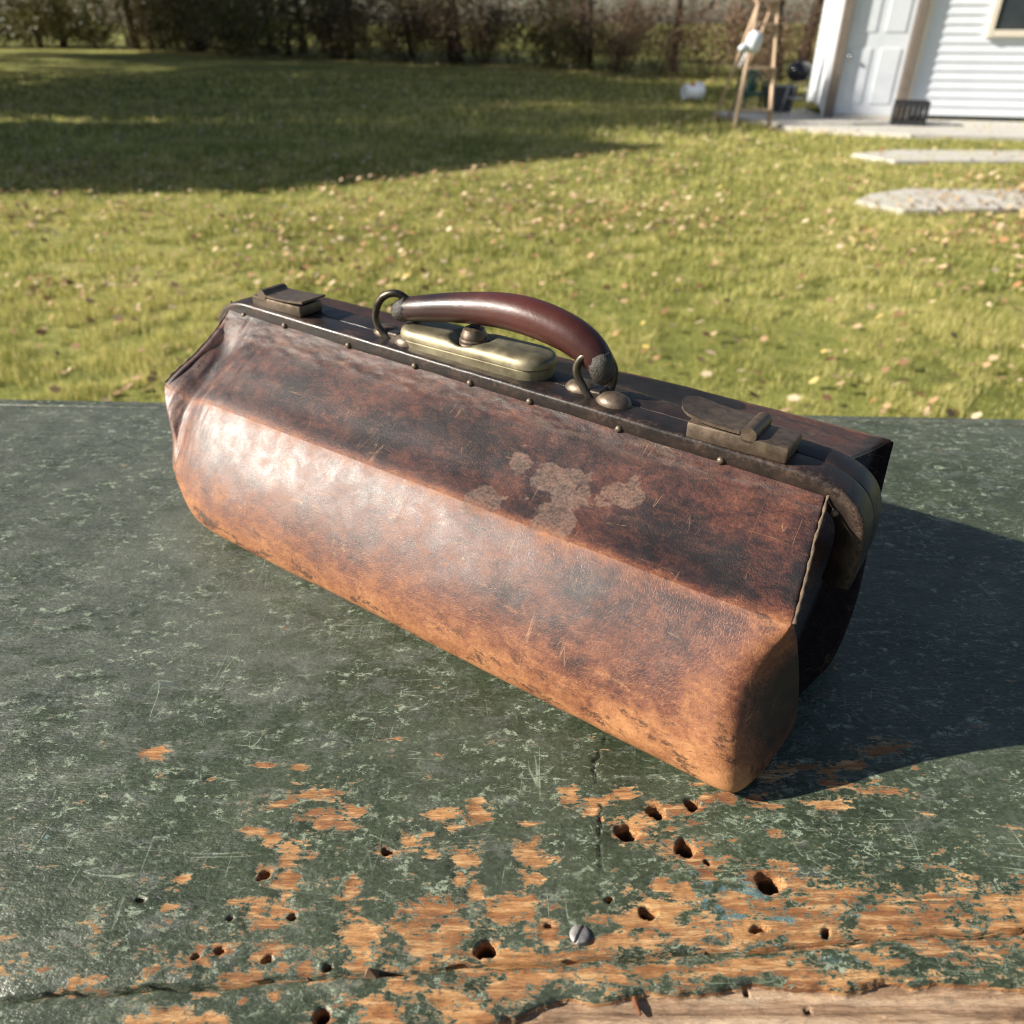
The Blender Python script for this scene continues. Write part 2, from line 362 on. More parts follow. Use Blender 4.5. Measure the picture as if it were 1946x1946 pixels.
for i in range(30):
    x, y = lin(hedge, min(1, max(0, (i+.5+rt.uniform(-1.3,1.3))/30))); y += rt.uniform(.3, 7)
    o = place(trees[rt.randrange(3)], (x, y, 0), rt.uniform(0, 6.3), rt.uniform(.75, 1.25), 'dark bare trunked tree rising out of the brush behind the lawn', 'tree', 'trees in the brush behind the lawn')
    o.rotation_euler = (rt.uniform(-.12,.12), rt.uniform(-.16,.16), rt.uniform(0, 6.3)); k_ = rt.uniform(.5, 1.1); o.scale = (k_, k_, rt.uniform(.8, 1.2))
o = copy_tree(trees[0]); o.location = (-20.2, 48.3, 0); o.scale = (1.5,1.5,1.2); tag(o, 'thick grey tree trunk at the far left edge of the lawn', 'tree')
# big trees left of the lawn whose crowns shade it
big = make_tree(80, 13, .24, 60, M_shrubleaf, 'shade_tree')
usedp.add(big.name); big.scale = (.90, .90, .90); big.location = (-17.5, 13.0, 0); tag(big, 'tall leafy shade tree behind the neighbouring house', 'tree', 'shade trees left of the lawn')
for i, (x, y, s) in enumerate(((-15.5, 17.0, .85), (-16.5, 20.5, .8), (-18, 24.5, .9), (-21, 29, 1), (-19.5, 27, .8), (-24, 36, 1), (-20, 17.5, .95), (-21, 20, 1), (-23, 23, 1.05), (-26, 32, 1), (-14.6, 13.8, .52), (-27, 40, 1), (-32, 43, 1.1), (-30, 37, 1.1))):
    o = copy_tree(big); o.location = (x, y, 0); o.rotation_euler = (0, 0, 1.3*i+.5); o.scale = (s, s, s)
    tag(o, 'tall leafy shade tree left of the lawn beyond the house', 'tree', 'shade trees left of the lawn')

# ------------------------------------------------------------------ buildings
def lap_board(ln, hgt, th=.014):
    mb = MB(); v = []
    for x in (0, ln): v += [(x, 0, 0), (x, -th*1.6, 0), (x, -th*.5, hgt), (x, 0, hgt)]
    mb.add(v, [(0,1,5,4),(1,2,6,5),(2,3,7,6),(3,0,4,7),(3,2,1,0),(4,5,6,7)]); return mb.mesh('siding_board')
def building(name, loc, rz, wx, wy, hw, ridge, door=None, wins=(), label='', cat='building', along='x', bh=.115, door_x=0, dw=.8, dh=2.0, ov=.25):
    """front wall on local y=0 facing -y; x from 0 to wx; returns root"""
    root = empty(name, loc, rz); tag(root, label, cat)
    wl = MB(); wl.box((wx/2, wy/2, hw/2+.02), (wx-.04, wy-.04, hw-.04)); wl.build('wall', M_white, root)
    nb = int(hw/bh); spans = [(0.06, wx-.06)]
    if door is not None: spans = [(.06, door_x-.1), (door_x+dw+.1, wx-.06)]
    meshes = {}
    def boards(ln, x0, y0, r, z0, n):
        key = round(ln, 3)
        if key not in meshes: meshes[key] = lap_board(ln, bh)
        for k in range(n): link('siding_board', meshes[key], M_white, root, (x0, y0, z0+k*bh), (0, 0, r))
    for a, b in spans:
        if b - a > .05: boards(b-a, a, 0.018, 0, .06, nb)
    if door is not None and hw > dh+.25: boards(dw+.2, door_x-.1, .018, 0, .06+bh*math.ceil((dh+.06)/bh), nb-math.ceil((dh+.06)/bh))
    boards(wy-.12, .018, wy-.06, -math.pi/2, .06, nb); boards(wy-.12, wx-.018, .06, math.pi/2, .06, nb)
    for (x, y) in ((.03, .03), (wx-.03, .03), (.03, wy-.03), (wx-.03, wy-.03)):
        t = MB(); t.box((x, y, hw/2), (.13, .13, hw), bev=.006); t.build('corner_trim', M_white, root)
    # gable roof
    rf = MB()
    if along == 'x':
        prof = [(-ov, hw-.02), (wy/2, ridge), (wy+ov, hw-.02)]; ax = lambda u, e: (e, u)
        e0, e1 = -ov, wx+ov; n_ = wy
    else:
        prof = [(-ov, hw-.02), (wx/2, ridge), (wx+ov, hw-.02)]; ax = lambda u, e: (u, e); e0, e1 = -ov, wy+ov
    for (u0, z0), (u1, z1) in ((prof[0], prof[1]), (prof[1], prof[2])):
        v = []
        for e in (e0, e1):
            for (u, z) in ((u0, z0), (u1, z1)):
                x, y = ax(u, e); v += [(x, y, z+.03), (x, y, z+.13)]
        rf.add(v, [(0,2,3,1),(4,5,7,6),(0,1,5,4),(2,6,7,3),(1,3,7,5),(0,4,6,2)])
    rf.build('roof', M_roof, root)
    g = MB()
    for e in (.0, (wx if along == 'x' else wy)):
        dsg = .02 if e == 0 else -.02; v = []
        for q in (e+dsg, e+dsg*2.5):
            for (u, z) in ((0, hw-.05), ((wy if along == 'x' else wx), hw-.05), ((wy if along == 'x' else wx)/2, ridge)):
                x, y = ax(u, q); v.append((x, y, z))
        g.add(v, [(0,1,2),(5,4,3),(0,3,4,1),(1,4,5,2),(2,5,3,0)])
    g.build('gable', M_white, root)
    for (x, z, ww, hh, wall) in wins:
        f = MB(); r = Matrix.Identity(3); cx = (x, -.02, z) if wall == 'f' else (wx+.02, x, z)
        def bx(mb, dx, dz, sx, sz, th, off=0):
            if wall == 'f': mb.box((x+dx, -.03-off, z+dz), (sx, th, sz))
            else: mb.box((wx+.03+off, x+dx, z+dz), (th, sx, sz))
        for dx in (-ww/2, ww/2): bx(f, dx, 0, .08, hh+.1, .06)
        for dz in (-hh/2, hh/2): bx(f, 0, dz, ww-.09, .08, .055)
        wo_ = f.build('window', M_cream, root); p = MB(); bx(p, 0, 0, ww-.06, hh-.06, .02); p.build('pane', M_glass, wo_)
    return root
# shed with a door, right of the lawn
shed = building('shed', (4.80, 13.3, .035), R(-14), 3.4, 2.9, 2.5, 3.1, True, [(2.4, 1.5, .8, .8, 'f')], 'white lap sided shed with a taupe framed door', 'shed', 'x', .115, .13, .86, 2.02)
d = MB(); d.box((.13+.43, .0, 1.04), (.85, .045, 2.0), bev=.004); dr = d.build('door', M_white, shed)
d = MB()
for (zz, hh) in ((.55, .72), (1.5, .78)):
    for xx in (.36, .76): d.box((xx, -.026, zz), (.28, .012, hh), bev=.005)
d.build('door_panel', M_white, dr)
d = MB(); d.lathe([(0, .0), (.026, .0), (.026, .008), (.01, .012), (.01, .04), (.026, .05), (.03, .065), (.022, .08), (0, .084)], 16, (.21, -.02, .80), Matrix.Rotation(R(90), 3, 'X')); d.build('door_knob', M_steel, dr, True)
d = MB()
d.box((.06, -.04, 1.03), (.13, .13, 2.1), bev=.004); d.box((1.055, -.03, 1.03), (.11, .11, 2.1), bev=.004); d.box((.56, -.03, 2.13), (1.1, .11, .1), bev=.004); j = d.build('door_jamb', M_trimtan, shed)
d = MB(); d.box((.56, -.1, .01), (.86, .22, .05), bev=.006); d.build('door_sill', M_conc, shed)
d = MB(); d.box((1.15, -.03, 1.05), (.07, .05, 2.1), bev=.004); d.build('casing', M_cream, shed)
# neighbouring house, left of the lawn: its gable throws the long shadow
building('neighbour_house', (-12.6-7.0, 7.2, 0), 0, 7.0, 5.2, 5.3, 7.5, None, [(2.0, 1.6, 1.0, 1.3, 'f'), (5.0, 1.6, 1.0, 1.3, 'f'), (1.5, 1.7, .9, 1.2, 'r'), (3.7, 1.7, .9, 1.2, 'r'), (2.6, 4.2, .9, 1.1, 'r')],
         'white sided gabled house standing left of the lawn', 'house', 'x', .2)

# ------------------------------------------------------------------ things by the shed
# wooden stepladder
ld = empty('stepladder', (3.42, 12.2, 0)); tag(ld, 'open wooden stepladder with a sunlit top before the shed', 'stepladder')
H_ = 1.5
for sx in (-1, 1):
    mb = MB(); p0 = Vector((sx*.245, 0, 0)); p1 = Vector((sx*.125+.02, .2, H_)); dv = (p1-p0)
    rot = dv.to_track_quat('Z', 'Y').to_matrix(); mb.box((p0+p1)/2, (.034, .075, dv.length), rot, .003); mb.build('rail', M_ladder, ld)
    mb = MB(); p0 = Vector((sx*.10-.20, 1.05, 0)); p1 = Vector((sx*.10+.01, .26, H_-.03)); dv = (p1-p0); rot = dv.to_track_quat('Z', 'Y').to_matrix()
    mb.box((p0+p1)/2, (.03, .045, dv.length), rot, .003); mb.build('rear_leg', M_ladder, ld)
for z in (.22, .73, 1.24):
    f = z/H_; mb = MB(); hw = .245*(1-f)+.125*f; mb.box((.02*f, .2*f-.005, z), (2*hw-.04, .11, .032), None, .003); mb.build('step', M_ladder, ld)
mb = MB(); mb.box((.02, .22, H_+.012), (.33, .16, .024), None, .003); mb.build('top_cap', M_ladder, ld)
mb = MB(); mb.box((-.09, .66, .75), (.18, .02, .035), None, .003); mb.build('brace', M_ladder, ld)
# white scoop shaped jug hung on the ladder
jg = MB(); jg.lathe([(.0,.0),(.085,.005),(.1,.05),(.105,.15),(.095,.21),(.06,.245),(0,.255)], 20)
jug = jg.build('jug', M_plwhite, None, True, None, (3.22, 12.14, .92), (R(8), R(14), .4)); tag(jug, 'white plastic jug hanging on the left rail of the stepladder', 'jug')
mb = MB(); mb.tube([(-.08,0,.04),(-.14,-.01,.03),(-.19,-.02,.0)], [.06,.045,.03], 10); mb.build('spout', M_plwhite, jug, True)
mb = MB(); mb.tube([(-.05,0,.0),(-.06,0,-.08),(-.075,0,-.2)], [.018,.014,.012], 8); mb.build('handle', M_plwhite, jug, True)
# bucket on its side
bk = empty('bucket', (3.42, 16.6, 0), R(20)); tag(bk, 'white plastic bucket with red print lying on its side in the grass', 'bucket')
Mx = Matrix.Rotation(R(90), 3, 'Y')
mb = MB(); mb.lathe([(0,0),(.125,0),(.13,.01),(.148,.34),(.156,.345),(.156,.36),(.148,.365),(.144,.365),(.127,.02),(0,.02)], 32, (-.18, 0, .15), Mx); mb.build('body', M_plwhite, bk, True, 40)
mb = MB()
for z in (.28, .31): mb.lathe([(.147,z-.006),(.157,z-.004),(.157,z+.004),(.147,z+.006)], 32, (-.18, 0, .15), Mx)
mb.build('rim_band', M_plwhite, bk, True, 40)
n = 8
mb2 = MB(); v = []
for zz in (.10, .19):
    for k in range(n+1):
        a = R(178+44*k/n); r = .1365+.0185*(zz-.1)/.2; q = Mx @ Vector((r*math.cos(a), r*math.sin(a), zz)); v.append(Vector((-.18,0,.15))+q)
mb2.add(v, [(k, k+1, n+2+k, n+1+k) for k in range(n)]); mb2.build('print', M_red, bk)
mb = MB(); mb.tube([(.15, -.15+.0*k, .15) for k in (0,)] + [(.15+.06*math.sin(math.pi*k/10), -.155*math.cos(math.pi*k/10), .12-.1*math.sin(math.pi*k/10)) for k in range(11)], .004, 6); mb.build('bail_handle', M_steel, bk, True)
# small green resin garden chair
ch = empty('garden_chair', (3.95, 14.3, .0), R(8)); ch.scale = (1.12, 1.12, 1.12); tag(ch, 'small dark green resin garden chair with fan back behind the stepladder', 'chair')
mb = MB(); mb.box((0, -.02, .25), (.40, .36, .025), None, .008); mb.build('seat', M_green, ch)
for sx in (-1, 1):
    for y in (-.17, .15):
        mb = MB(); mb.tube([(sx*.18, y, .25), (sx*.215, y*1.15, 0)], [.024, .016], 8); mb.build('leg', M_green, ch, True)
    mb = MB(); mb.tube([(sx*.2, .16, .38), (sx*.225, .0, .385), (sx*.22, -.15, .37), (sx*.21, -.18, .25)], [.018,.02,.02,.018], 8); mb.build('arm', M_green, ch, True)
mb = MB(); mb.tube([(-.2,.15,.26)] + [(-.2*math.cos(math.pi*k/12), .17+.05*math.sin(math.pi*k/12), .36+.17*math.sin(math.pi*k/12)) for k in range(13)] + [(.2,.15,.26)], .018, 8); mb.build('back_rim', M_green, ch, True)
for k in range(7):
    a = (k-3)/3; mb = MB(); top = (a*.165, .215, .36+.165*math.sqrt(max(.02, 1-(a*.85)**2))); p0 = Vector((a*.07, .165, .255)); p1 = Vector(top); dv = p1-p0
    mb.box((p0+p1)/2, (.038, .01, dv.length), dv.to_track_quat('Z', 'Y').to_matrix(), .002); mb.build('slat', M_green, ch)
# grey tote
tt = empty('storage_tote', (4.35, 14.2, .035)); tag(tt, 'dark grey plastic storage tote beside the green chair', 'tote')
mb = MB(); v = []
for z, a, b in ((0, .16, .2), (.33, .2, .25)): v += [(-a,-b,z),(a,-b,z),(a,b,z),(-a,b,z)]
mb.add(v, [(3,2,1,0),(4,5,6,7),(0,1,5,4),(1,2,6,5),(2,3,7,6),(3,0,4,7)]); mb.build('tub', M_tote, tt)
mb = MB(); mb.box((0,0,.345), (.44,.54,.035), None, .01); mb.build('lid', M_tote, tt)
# kettle grill
kg = empty('kettle_grill', (4.46, 13.75, .035)); tag(kg, 'glossy black kettle grill on thin legs at the shed corner', 'grill')
mb = MB(); mb.lathe([(.002,.44),(.08,.452),(.15,.50),(.175,.56),(.178,.585)], 28); mb.build('bowl', M_black, kg, True)
mb = MB(); mb.lathe([(.184,.584),(.184,.60),(.165,.66),(.11,.70),(.05,.715),(.002,.718)], 28); mb.build('lid', M_black, kg, True)
mb = MB(); mb.tube([(-.04,0,.715),(-.04,0,.75),(.04,0,.75),(.04,0,.715)], .008, 8); mb.build('lid_handle', M_dark, kg)
for k in range(3):
    a = R(200+120*k); mb = MB(); mb.tube([(.12*math.cos(a), .12*math.sin(a), .47), (.24*math.cos(a), .24*math.sin(a), 0)], .009, 8); mb.build('leg', M_steel, kg, True)
mb = MB(); mb.lathe([(.002,.2),(.1,.205),(.115,.225),(.11,.23),(.002,.215)], 20); mb.build('ash_pan', M_steel, kg, True)
# black crate by the door
cr = empty('plastic_crate', (5.62, 12.2, .035), R(-20)); tag(cr, 'black plastic crate on the patio right of the shed door', 'crate')
for i, (c, dd) in enumerate((((0,-.16,.15),(.44,.012,.30)), ((0,.16,.15),(.44,.012,.30)), ((-.22,0,.15),(.012,.308,.30)), ((.22,0,.15),(.012,.308,.30)))):
    mb = MB(); mb.box((c[0], c[1], .03), (dd[0], dd[1], .06)); mb.box((c[0], c[1], .27), (dd[0], dd[1], .06))
    nn = 7
    for k in range(nn):
        f = (k/(nn-1)-.5)
        if dd[0] > dd[1]: mb.box((f*.42, c[1], .15), (.03, .011, .181))
        else: mb.box((c[0], f*.28, .15), (.011, .03, .181))
    mb.build('side', M_dark, cr)
mb = MB(); mb.box((0,0,.008), (.43,.31,.012)); mb.build('base', M_dark, cr)
# upturned dark tub in the far left brush
ot = empty('kettle_tub', (-15.6, 44.5, 0)); tag(ot, 'dark glossy rounded tub with pale lid far left by the brush', 'tub')
mb = MB(); mb.lathe([(.3,.0),(.5,.12),(.56,.4),(.5,.62),(.3,.74),(.002,.78)], 24); mb.build('body', M_black, ot, True)
mb = MB(); mb.tube([(.6,0,.3),(.8,.1,.75),(1.1,.1,1.0),(1.35,.1,1.05)], .025, 8); mb.build('hose', M_plwhite, ot, True)

# ------------------------------------------------------------------ the table
# paint losses and borer / nail holes on the top: x, y, radius x, radius y in mm
CH = [(-192,279,6.5,4.8),(-156,262,2.6,1.5),(-130,270,4.8,1.6),(-111,269,3.2,1.8),(-98,253,9.2,3.7),(-118,247,7.1,2.6),(-90,236,10.9,5.1),(-78,242,6.0,3.5),(-98,241,4.0,2.1),(-66,288,5.5,1.4),(-125,230,4.4,2.4),(-115,226,4.8,2.2),(-107,223,5.7,3.7),(-103,217,5.2,4.2),(-95,218,2.4,2.6),(-103,207,4.6,4.5),(-108,203,3.7,1.2),(-114,210,3.7,2.8),(-118,196,6.7,1.7),(-113,190,4.0,5.5),(-103,193,4.4,6.0),(-106,186,7.0,2.2),(-50,226,3.9,3.8),(-41,230,2.9,1.1),(-29,233,3.4,2.2),(-16,241,4.5,7.0),(-35,241,6.0,2.9),(-22,216,6.1,5.7),(-24,208,2.3,4.0),(-36,218,3.3,2.1),(-59,220,4.8,3.7),(-72,200,2.7,4.8),(-71,197,7.2,1.1),(-69,193,2.7,2.3),(-67,181,6.5,5.3),(-65,173,3.8,5.0),(-65,168,5.8,2.4),(-39,192,7.1,5.5),(-40,183,11.3,5.3),(-31,188,9.7,6.4),(-40,174,9.3,4.2),(-27,181,7.8,5.3),(-36,170,5.0,3.3),(-23,195,3.6,1.9),(-16,200,3.2,2.4),(-49,168,5.0,2.0),(-5,172,6.8,4.2),(-20,168,5.0,2.0),(-11,176,7.7,4.7),(-152,193,2.5,1.3),(-151,207,2.6,2.2),(-133,173,2.4,2.1),(-123,174,3.8,2.3),(-127,169,2.9,1.6),(-103,172,5.9,2.5),(-94,168,4.2,2.8),(-86,167,4.2,2.8),(-109,164,9.1,2.0),(-127,157,4.1,1.1),(-109,154,4.0,1.9),(-96,154,2.4,3.8),(-136,149,9.5,3.7),(-118,148,9.5,2.9),(-147,148,4.7,2.2),(-76,150,6.4,4.4),(-58,154,12.1,3.0),(-42,160,8.2,3.1),(-49,149,15.9,2.9),(-25,155,12.1,5.4),(-9,159,12.2,6.3),(-13,149,15.9,4.4),(-4,191,4.4,3.7),(1,193,8.0,4.7),(10,217,6.6,6.3),(10,208,3.7,3.0),(7,235,3.9,1.7),(31,250,4.6,4.2),(40,248,7.1,3.0),(57,253,5.1,3.1),(39,242,2.5,1.4),(44,237,1.5,0.9),(96,258,4.1,1.2),(107,250,4.1,3.0),(123,249,4.6,3.6),(130,245,4.0,1.2),(157,247,7.6,3.0),(165,244,3.0,1.4),(99,249,4.1,2.4),(85,244,9.0,2.9),(71,242,5.5,4.1),(62,233,8.8,5.0),(54,232,5.9,5.0),(68,235,3.9,2.8),(75,232,4.9,1.1),(90,236,4.4,1.7),(127,231,3.4,2.4),(106,226,2.9,0.9),(80,222,10.5,4.3),(88,217,5.7,3.6),(93,214,5.6,4.1),(90,208,4.2,2.5),(119,208,9.7,5.5),(129,204,8.2,2.9),(140,201,7.3,2.4),(68,204,4.6,2.4),(77,198,4.5,4.8),(62,194,5.4,4.2),(57,189,9.7,4.5),(69,192,6.2,4.6),(98,195,5.4,5.6),(17,182,3.9,5.3),(48,179,7.7,3.5),(60,179,10.3,3.5),(73,181,10.4,4.4),(85,176,12.8,3.0),(99,181,5.2,3.5),(113,186,7.0,2.7),(125,182,10.4,3.5),(139,184,7.8,3.1),(133,179,12.9,2.2),(156,188,5.3,3.6),(8,172,16.9,2.5),(31,173,12.7,1.7),(156,269,12.7,2.9),(171,259,11.4,3.1),(186,254,8.2,2.4),(180,270,5.3,2.4),(200,281,9.8,4.1),(135,262,6.3,3.8),(8,163,24.7,4.8),(32,164,24.8,4.0),(58,167,25.0,4.1),(83,167,20.8,4.1),(108,169,21.0,4.1),(123,163,16.5,4.8),(148,163,12.4,4.0)]
HO = [(-59,220,2.3,1.8),(-114,208,2.4,1.8),(-96,189,1.4,1.3),(-133,172,1.5,1.5),(-123,174,1.7,1.3),(-102,172,1.2,1.2),(-11,175,4.1,3.2),(-75,149,3.0,3.1),(-123,188,1.1,1.0),(-165,197,1.4,1.1),(-76,167,1.0,1.0),(71,242,4.2,3.7),(90,246,3.6,3.5),(55,231,4.7,4.0),(82,222,4.3,4.0),(91,215,1.5,1.5),(118,205,5.7,4.4),(43,197,1.3,1.2),(60,191,3.2,2.4),(17,185,1.0,1.1),(107,184,3.5,1.4),(135,183,1.4,1.6),(96,160,1.0,1.1),(119,153,1.3,1.0)]
def mat_table(bare=False):
    m = NT('old_green_paint' if not bare else 'weathered_board'); co = m.co('Object'); cx = m.co('Object', (.52, 1, 1)); cg = m.co('Object', (.05, 1, 1))
    wear = m.attr('wear'); pit = m.attr('pit'); raw = m.attr('raw')
    nA = m.noise(110, 7, .74, cx, .35); nB = m.noise(520, 3, .75, cx)
    cv = m.m_('ADD', wear, m.m_('ADD', m.m_('MULTIPLY', m.m_('SUBTRACT', nA, .5), 2.9), m.m_('MULTIPLY', m.m_('SUBTRACT', nB, .5), 1.5)))
    chip = m.step(cv, .505, .525)
    sm = m.m_('ADD', m.noise(110, 6, .62, cx, .2, ), m.m_('MULTIPLY', m.noise(9, 3, .5, co), .22))
    chip = m.m_('MAXIMUM', chip, m.step(sm, .815, .83)); chip = m.m_('MAXIMUM', chip, m.step(raw, .4, .6)); chip = m.m_('MAXIMUM', chip, m.step(pit, .08, .2))
    # raw wood under the paint
    g1 = m.noise(220, 6, .7, cg, .3); g2 = m.noise(30, 5, .7, cx)
    wood = m.ramp(m.m_('ADD', m.m_('MULTIPLY', g1, .55), m.m_('MULTIPLY', g2, .45)), [(.32, (.11,.042,.016)), (.44, (.32,.135,.045)), (.56, (.49,.26,.10)), (.72, (.64,.40,.19))])
    red = m.step(m.noise(30, 4, .65, co), .43, .60); wood = m.mix(m.m_('MULTIPLY', red, .75), wood, m.mix(.55, wood, (.14,.045,.02)))
    wgrey = m.ramp(g1, [(.34, (.10,.055,.03)), (.46, (.29,.18,.105)), (.56, (.44,.30,.19)), (.7, (.55,.41,.28))])
    dirt = m.step(cv, .52, .78, .75, 0); wood = m.mix(m.m_('MULTIPLY', dirt, m.step(m.noise(60, 4, .6, co), .35, .6)), wood, (.13,.055,.022)); gw = m.noise(400, 4, .7, m.co('Object', (.12, 1, 1)), .2); wood = m.mix(m.m_('MULTIPLY', m.step(gw, .50, .64), .6), wood, (.66,.42,.20)); wood = m.mix(m.m_('MULTIPLY', m.step(gw, .46, .34), .5), wood, (.12,.05,.02)); wood = m.mix(m.step(raw, .75, .95), wood, wgrey)
    wood = m.mix(m.step(pit, .35, .8), wood, (.06,.028,.012))
    # paint: dark green, greyed and rubbed, sky glare painted in as pale grey left and far, with mint undercoat in flecks and cracks
    p1 = m.noise(14, 6, .65, co); p2 = m.noise(55, 6, .7, cx)
    pc = m.ramp(m.m_('ADD', m.m_('MULTIPLY', p1, .5), m.m_('MULTIPLY', p2, .5)), [(.32, (.018,.027,.013)), (.5, (.042,.058,.029)), (.68, (.080,.100,.058))])
    grey = m.m_('MULTIPLY', m.step(m.m_('ADD', m.noise(70, 6, .78, cx, .5), m.m_('MULTIPLY', m.attr('rub_glare'), .13)), .55, .60), .55)
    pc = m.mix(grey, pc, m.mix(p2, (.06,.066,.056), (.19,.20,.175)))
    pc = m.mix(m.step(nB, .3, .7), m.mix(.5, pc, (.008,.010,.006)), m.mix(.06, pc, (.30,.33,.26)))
    lit = m.step(m.noise(7, 5, .65, co, .4), .40, .66); pc = m.mix(m.m_('MULTIPLY', m.m_('MULTIPLY', lit, m.m_('ADD', m.m_('MULTIPLY', m.attr('rub_glare'), .6), .35)), .75), pc, m.mix(p2, (.05,.058,.04), (.17,.18,.145)))
    blue = m.step(m.m_('ADD', m.noise(60, 5, .7, co), m.m_('MULTIPLY', m.attr('blue'), .22)), .66, .76)
    pc = m.mix(blue, pc, m.mix(m.noise(90, 5, .7, cx), (.02,.05,.055), (.17,.26,.26)))
    cw = m.n('ShaderNodeVectorMath', operation='ADD'); m.l(cx, cw.inputs[0]); nv = m.n('ShaderNodeVectorMath', operation='SCALE'); m.l(m.noise(40, 3, .6, co, 0, 1), nv.inputs[0]); nv.inputs[3].default_value = .02; m.l(nv.outputs[0], cw.inputs[1])
    ck = m.m_('MULTIPLY', m.step(m.vor(115, cw.outputs[0], 'DISTANCE_TO_EDGE'), .006, .022, 1, 0), m.step(nB, .42, .55))
    ckm = m.step(m.m_('ADD', m.noise(11, 4, .6, co), m.m_('MULTIPLY', m.attr('crack'), .3)), .62, .72)
    fl = m.step(m.noise(170, 6, .85, m.co('Object', (.62, 1, 1)), .3), .545, .60); flm = m.step(m.noise(26, 5, .7, co, .5), .40, .58)
    pale = m.m_('MAXIMUM', m.m_('MULTIPLY', ck, ckm), m.m_('MULTIPLY', fl, flm)); l1 = m.step(m.m_('ABSOLUTE', m.m_('SUBTRACT', m.noise(46, 2, .5, m.co('Object', (.09, 1, 1), (0, 0, .35))), .5)), 0, .0045, 1, 0)
    l2 = m.step(m.m_('ABSOLUTE', m.m_('SUBTRACT', m.noise(40, 2, .5, m.co('Object', (1, .12, 1), (0, 0, .5))), .5)), 0, .0045, 1, 0)
    l3 = m.step(m.m_('ABSOLUTE', m.m_('SUBTRACT', m.noise(60, 2, .5, m.co('Object', (.12, 1, 1), (0, 0, -.6))), .5)), 0, .004, 1, 0)
    pale = m.m_('MAXIMUM', pale, m.m_('MULTIPLY', m.m_('MULTIPLY', m.m_('MAXIMUM', l1, m.m_('MAXIMUM', l2, l3)), m.step(m.noise(30, 3, .6, co), .50, .64)), m.step(nB, .35, .55, .2, .9)))
    pale = m.m_('MULTIPLY', pale, .8)
    halo = m.m_('MULTIPLY', m.m_('SUBTRACT', m.step(cv, .42, .50), m.step(cv, .50, .55)), .6)
    pc = m.mix(m.m_('MAXIMUM', pale, halo), pc, (.30,.35,.255))
    drk = m.step(m.noise(70, 6, .7, co), .66, .74); pc = m.mix(m.m_('MULTIPLY', drk, .8), pc, (.02,.02,.018))
    c = m.mix(chip, pc, wood); c = m.mix(m.attr('split'), c, (.012,.010,.008))
    rgh = m.m_('ADD', m.m_('MULTIPLY', chip, .4), m.m_('SUBTRACT', m.step(p2, .3, .75, .31, .55), m.m_('MULTIPLY', m.attr('rub_glare'), .05)))
    gf = m.noise(480, 4, .7, m.co('Object', (.10, 1, 1)), .2)
    hgt = m.m_('ADD', m.m_('MULTIPLY', m.m_('SUBTRACT', 1., chip), 1.0), m.m_('ADD', m.m_('MULTIPLY', m.m_('MULTIPLY', m.m_('ADD', g1, gf), chip), 1.5), m.m_('MULTIPLY', m.m_('MULTIPLY', nB, m.m_('SUBTRACT', 1., chip)), .5)))
    hgt = m.m_('ADD', hgt, m.m_('MULTIPLY', p2, .9))
    m.set(color=c, rough=rgh, spec=.45, normal=m.bump(hgt, 1.0, .0013)); return m.m
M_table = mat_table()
M_wornwood = simple('worn_wood', (.10,.06,.035), (.26,.17,.10), .85, 0, 16, .5, .003, .05, .2, (.15,1,1))
tbl = empty('work_table', (0, .45, 0)); tag(tbl, 'old wooden table with chipped dark green paint under the bag', 'table')
def y_seam(x): return .1682 + .0644*x
def y_far(x): return .7152 - .047*x
def board_grid(xs, rows, fy, zfun, name, skirt=.035):
    """rows: 0..1 from near to far; fy(x, r) -> y"""
    X, Rr = np.meshgrid(xs, rows); Y = fy(X, Rr); P = np.stack([X.ravel(), Y.ravel(), np.zeros(X.size)], 1)
    z, att = zfun(P, Rr.ravel()); P[:,2] = z; n0, n1 = len(xs), len(rows); idx = np.arange(n0*n1).reshape(n1, n0)
    Fq = np.stack([idx[:-1,:-1].ravel(), idx[:-1,1:].ravel(), idx[1:,1:].ravel(), idx[1:,:-1].ravel()], 1)
    ring = np.r_[idx[0,:], idx[1:,-1], idx[-1,-2::-1], idx[-2:0:-1,0]]; low = P[ring].copy(); low[:,2] = -skirt
    nb = len(P); k = len(ring); j = np.arange(k); jn = (j+1) % k
    Fs = np.stack([ring[jn], ring[j], nb+j, nb+jn], 1); P = np.concatenate([P, low]); Fq = np.concatenate([Fq, Fs])
    me = npmesh(name, P, Fq, True)
    for a, v in att.items(): fattr(me, a, np.r_[v, np.zeros(k)])
    o = link(name, me, M_table, tbl, (0, -.45, TZ)); return o
def field(P, lst, f):
    out = np.zeros(len(P), np.float32)
    for (x, y, rx, ry) in lst:
        x, y, rx, ry = x/1000, y/1000, max(rx, .8)/1000, max(ry, .8)/1000
        k = np.where((np.abs(P[:,0]-x) < rx*1.9) & (np.abs(P[:,1]-y) < ry*1.9))[0]
        if len(k): out[k] = np.maximum(out[k], f(np.hypot((P[k,0]-x)/rx, (P[k,1]-y)/ry)))
    return out
SPLIT = [(51,289),(46,278),(43,269),(44,262),(43,255),(44,246),(43,236),(42,226),(41,217),(41,207),(40,199)]   # dark shrinkage crack
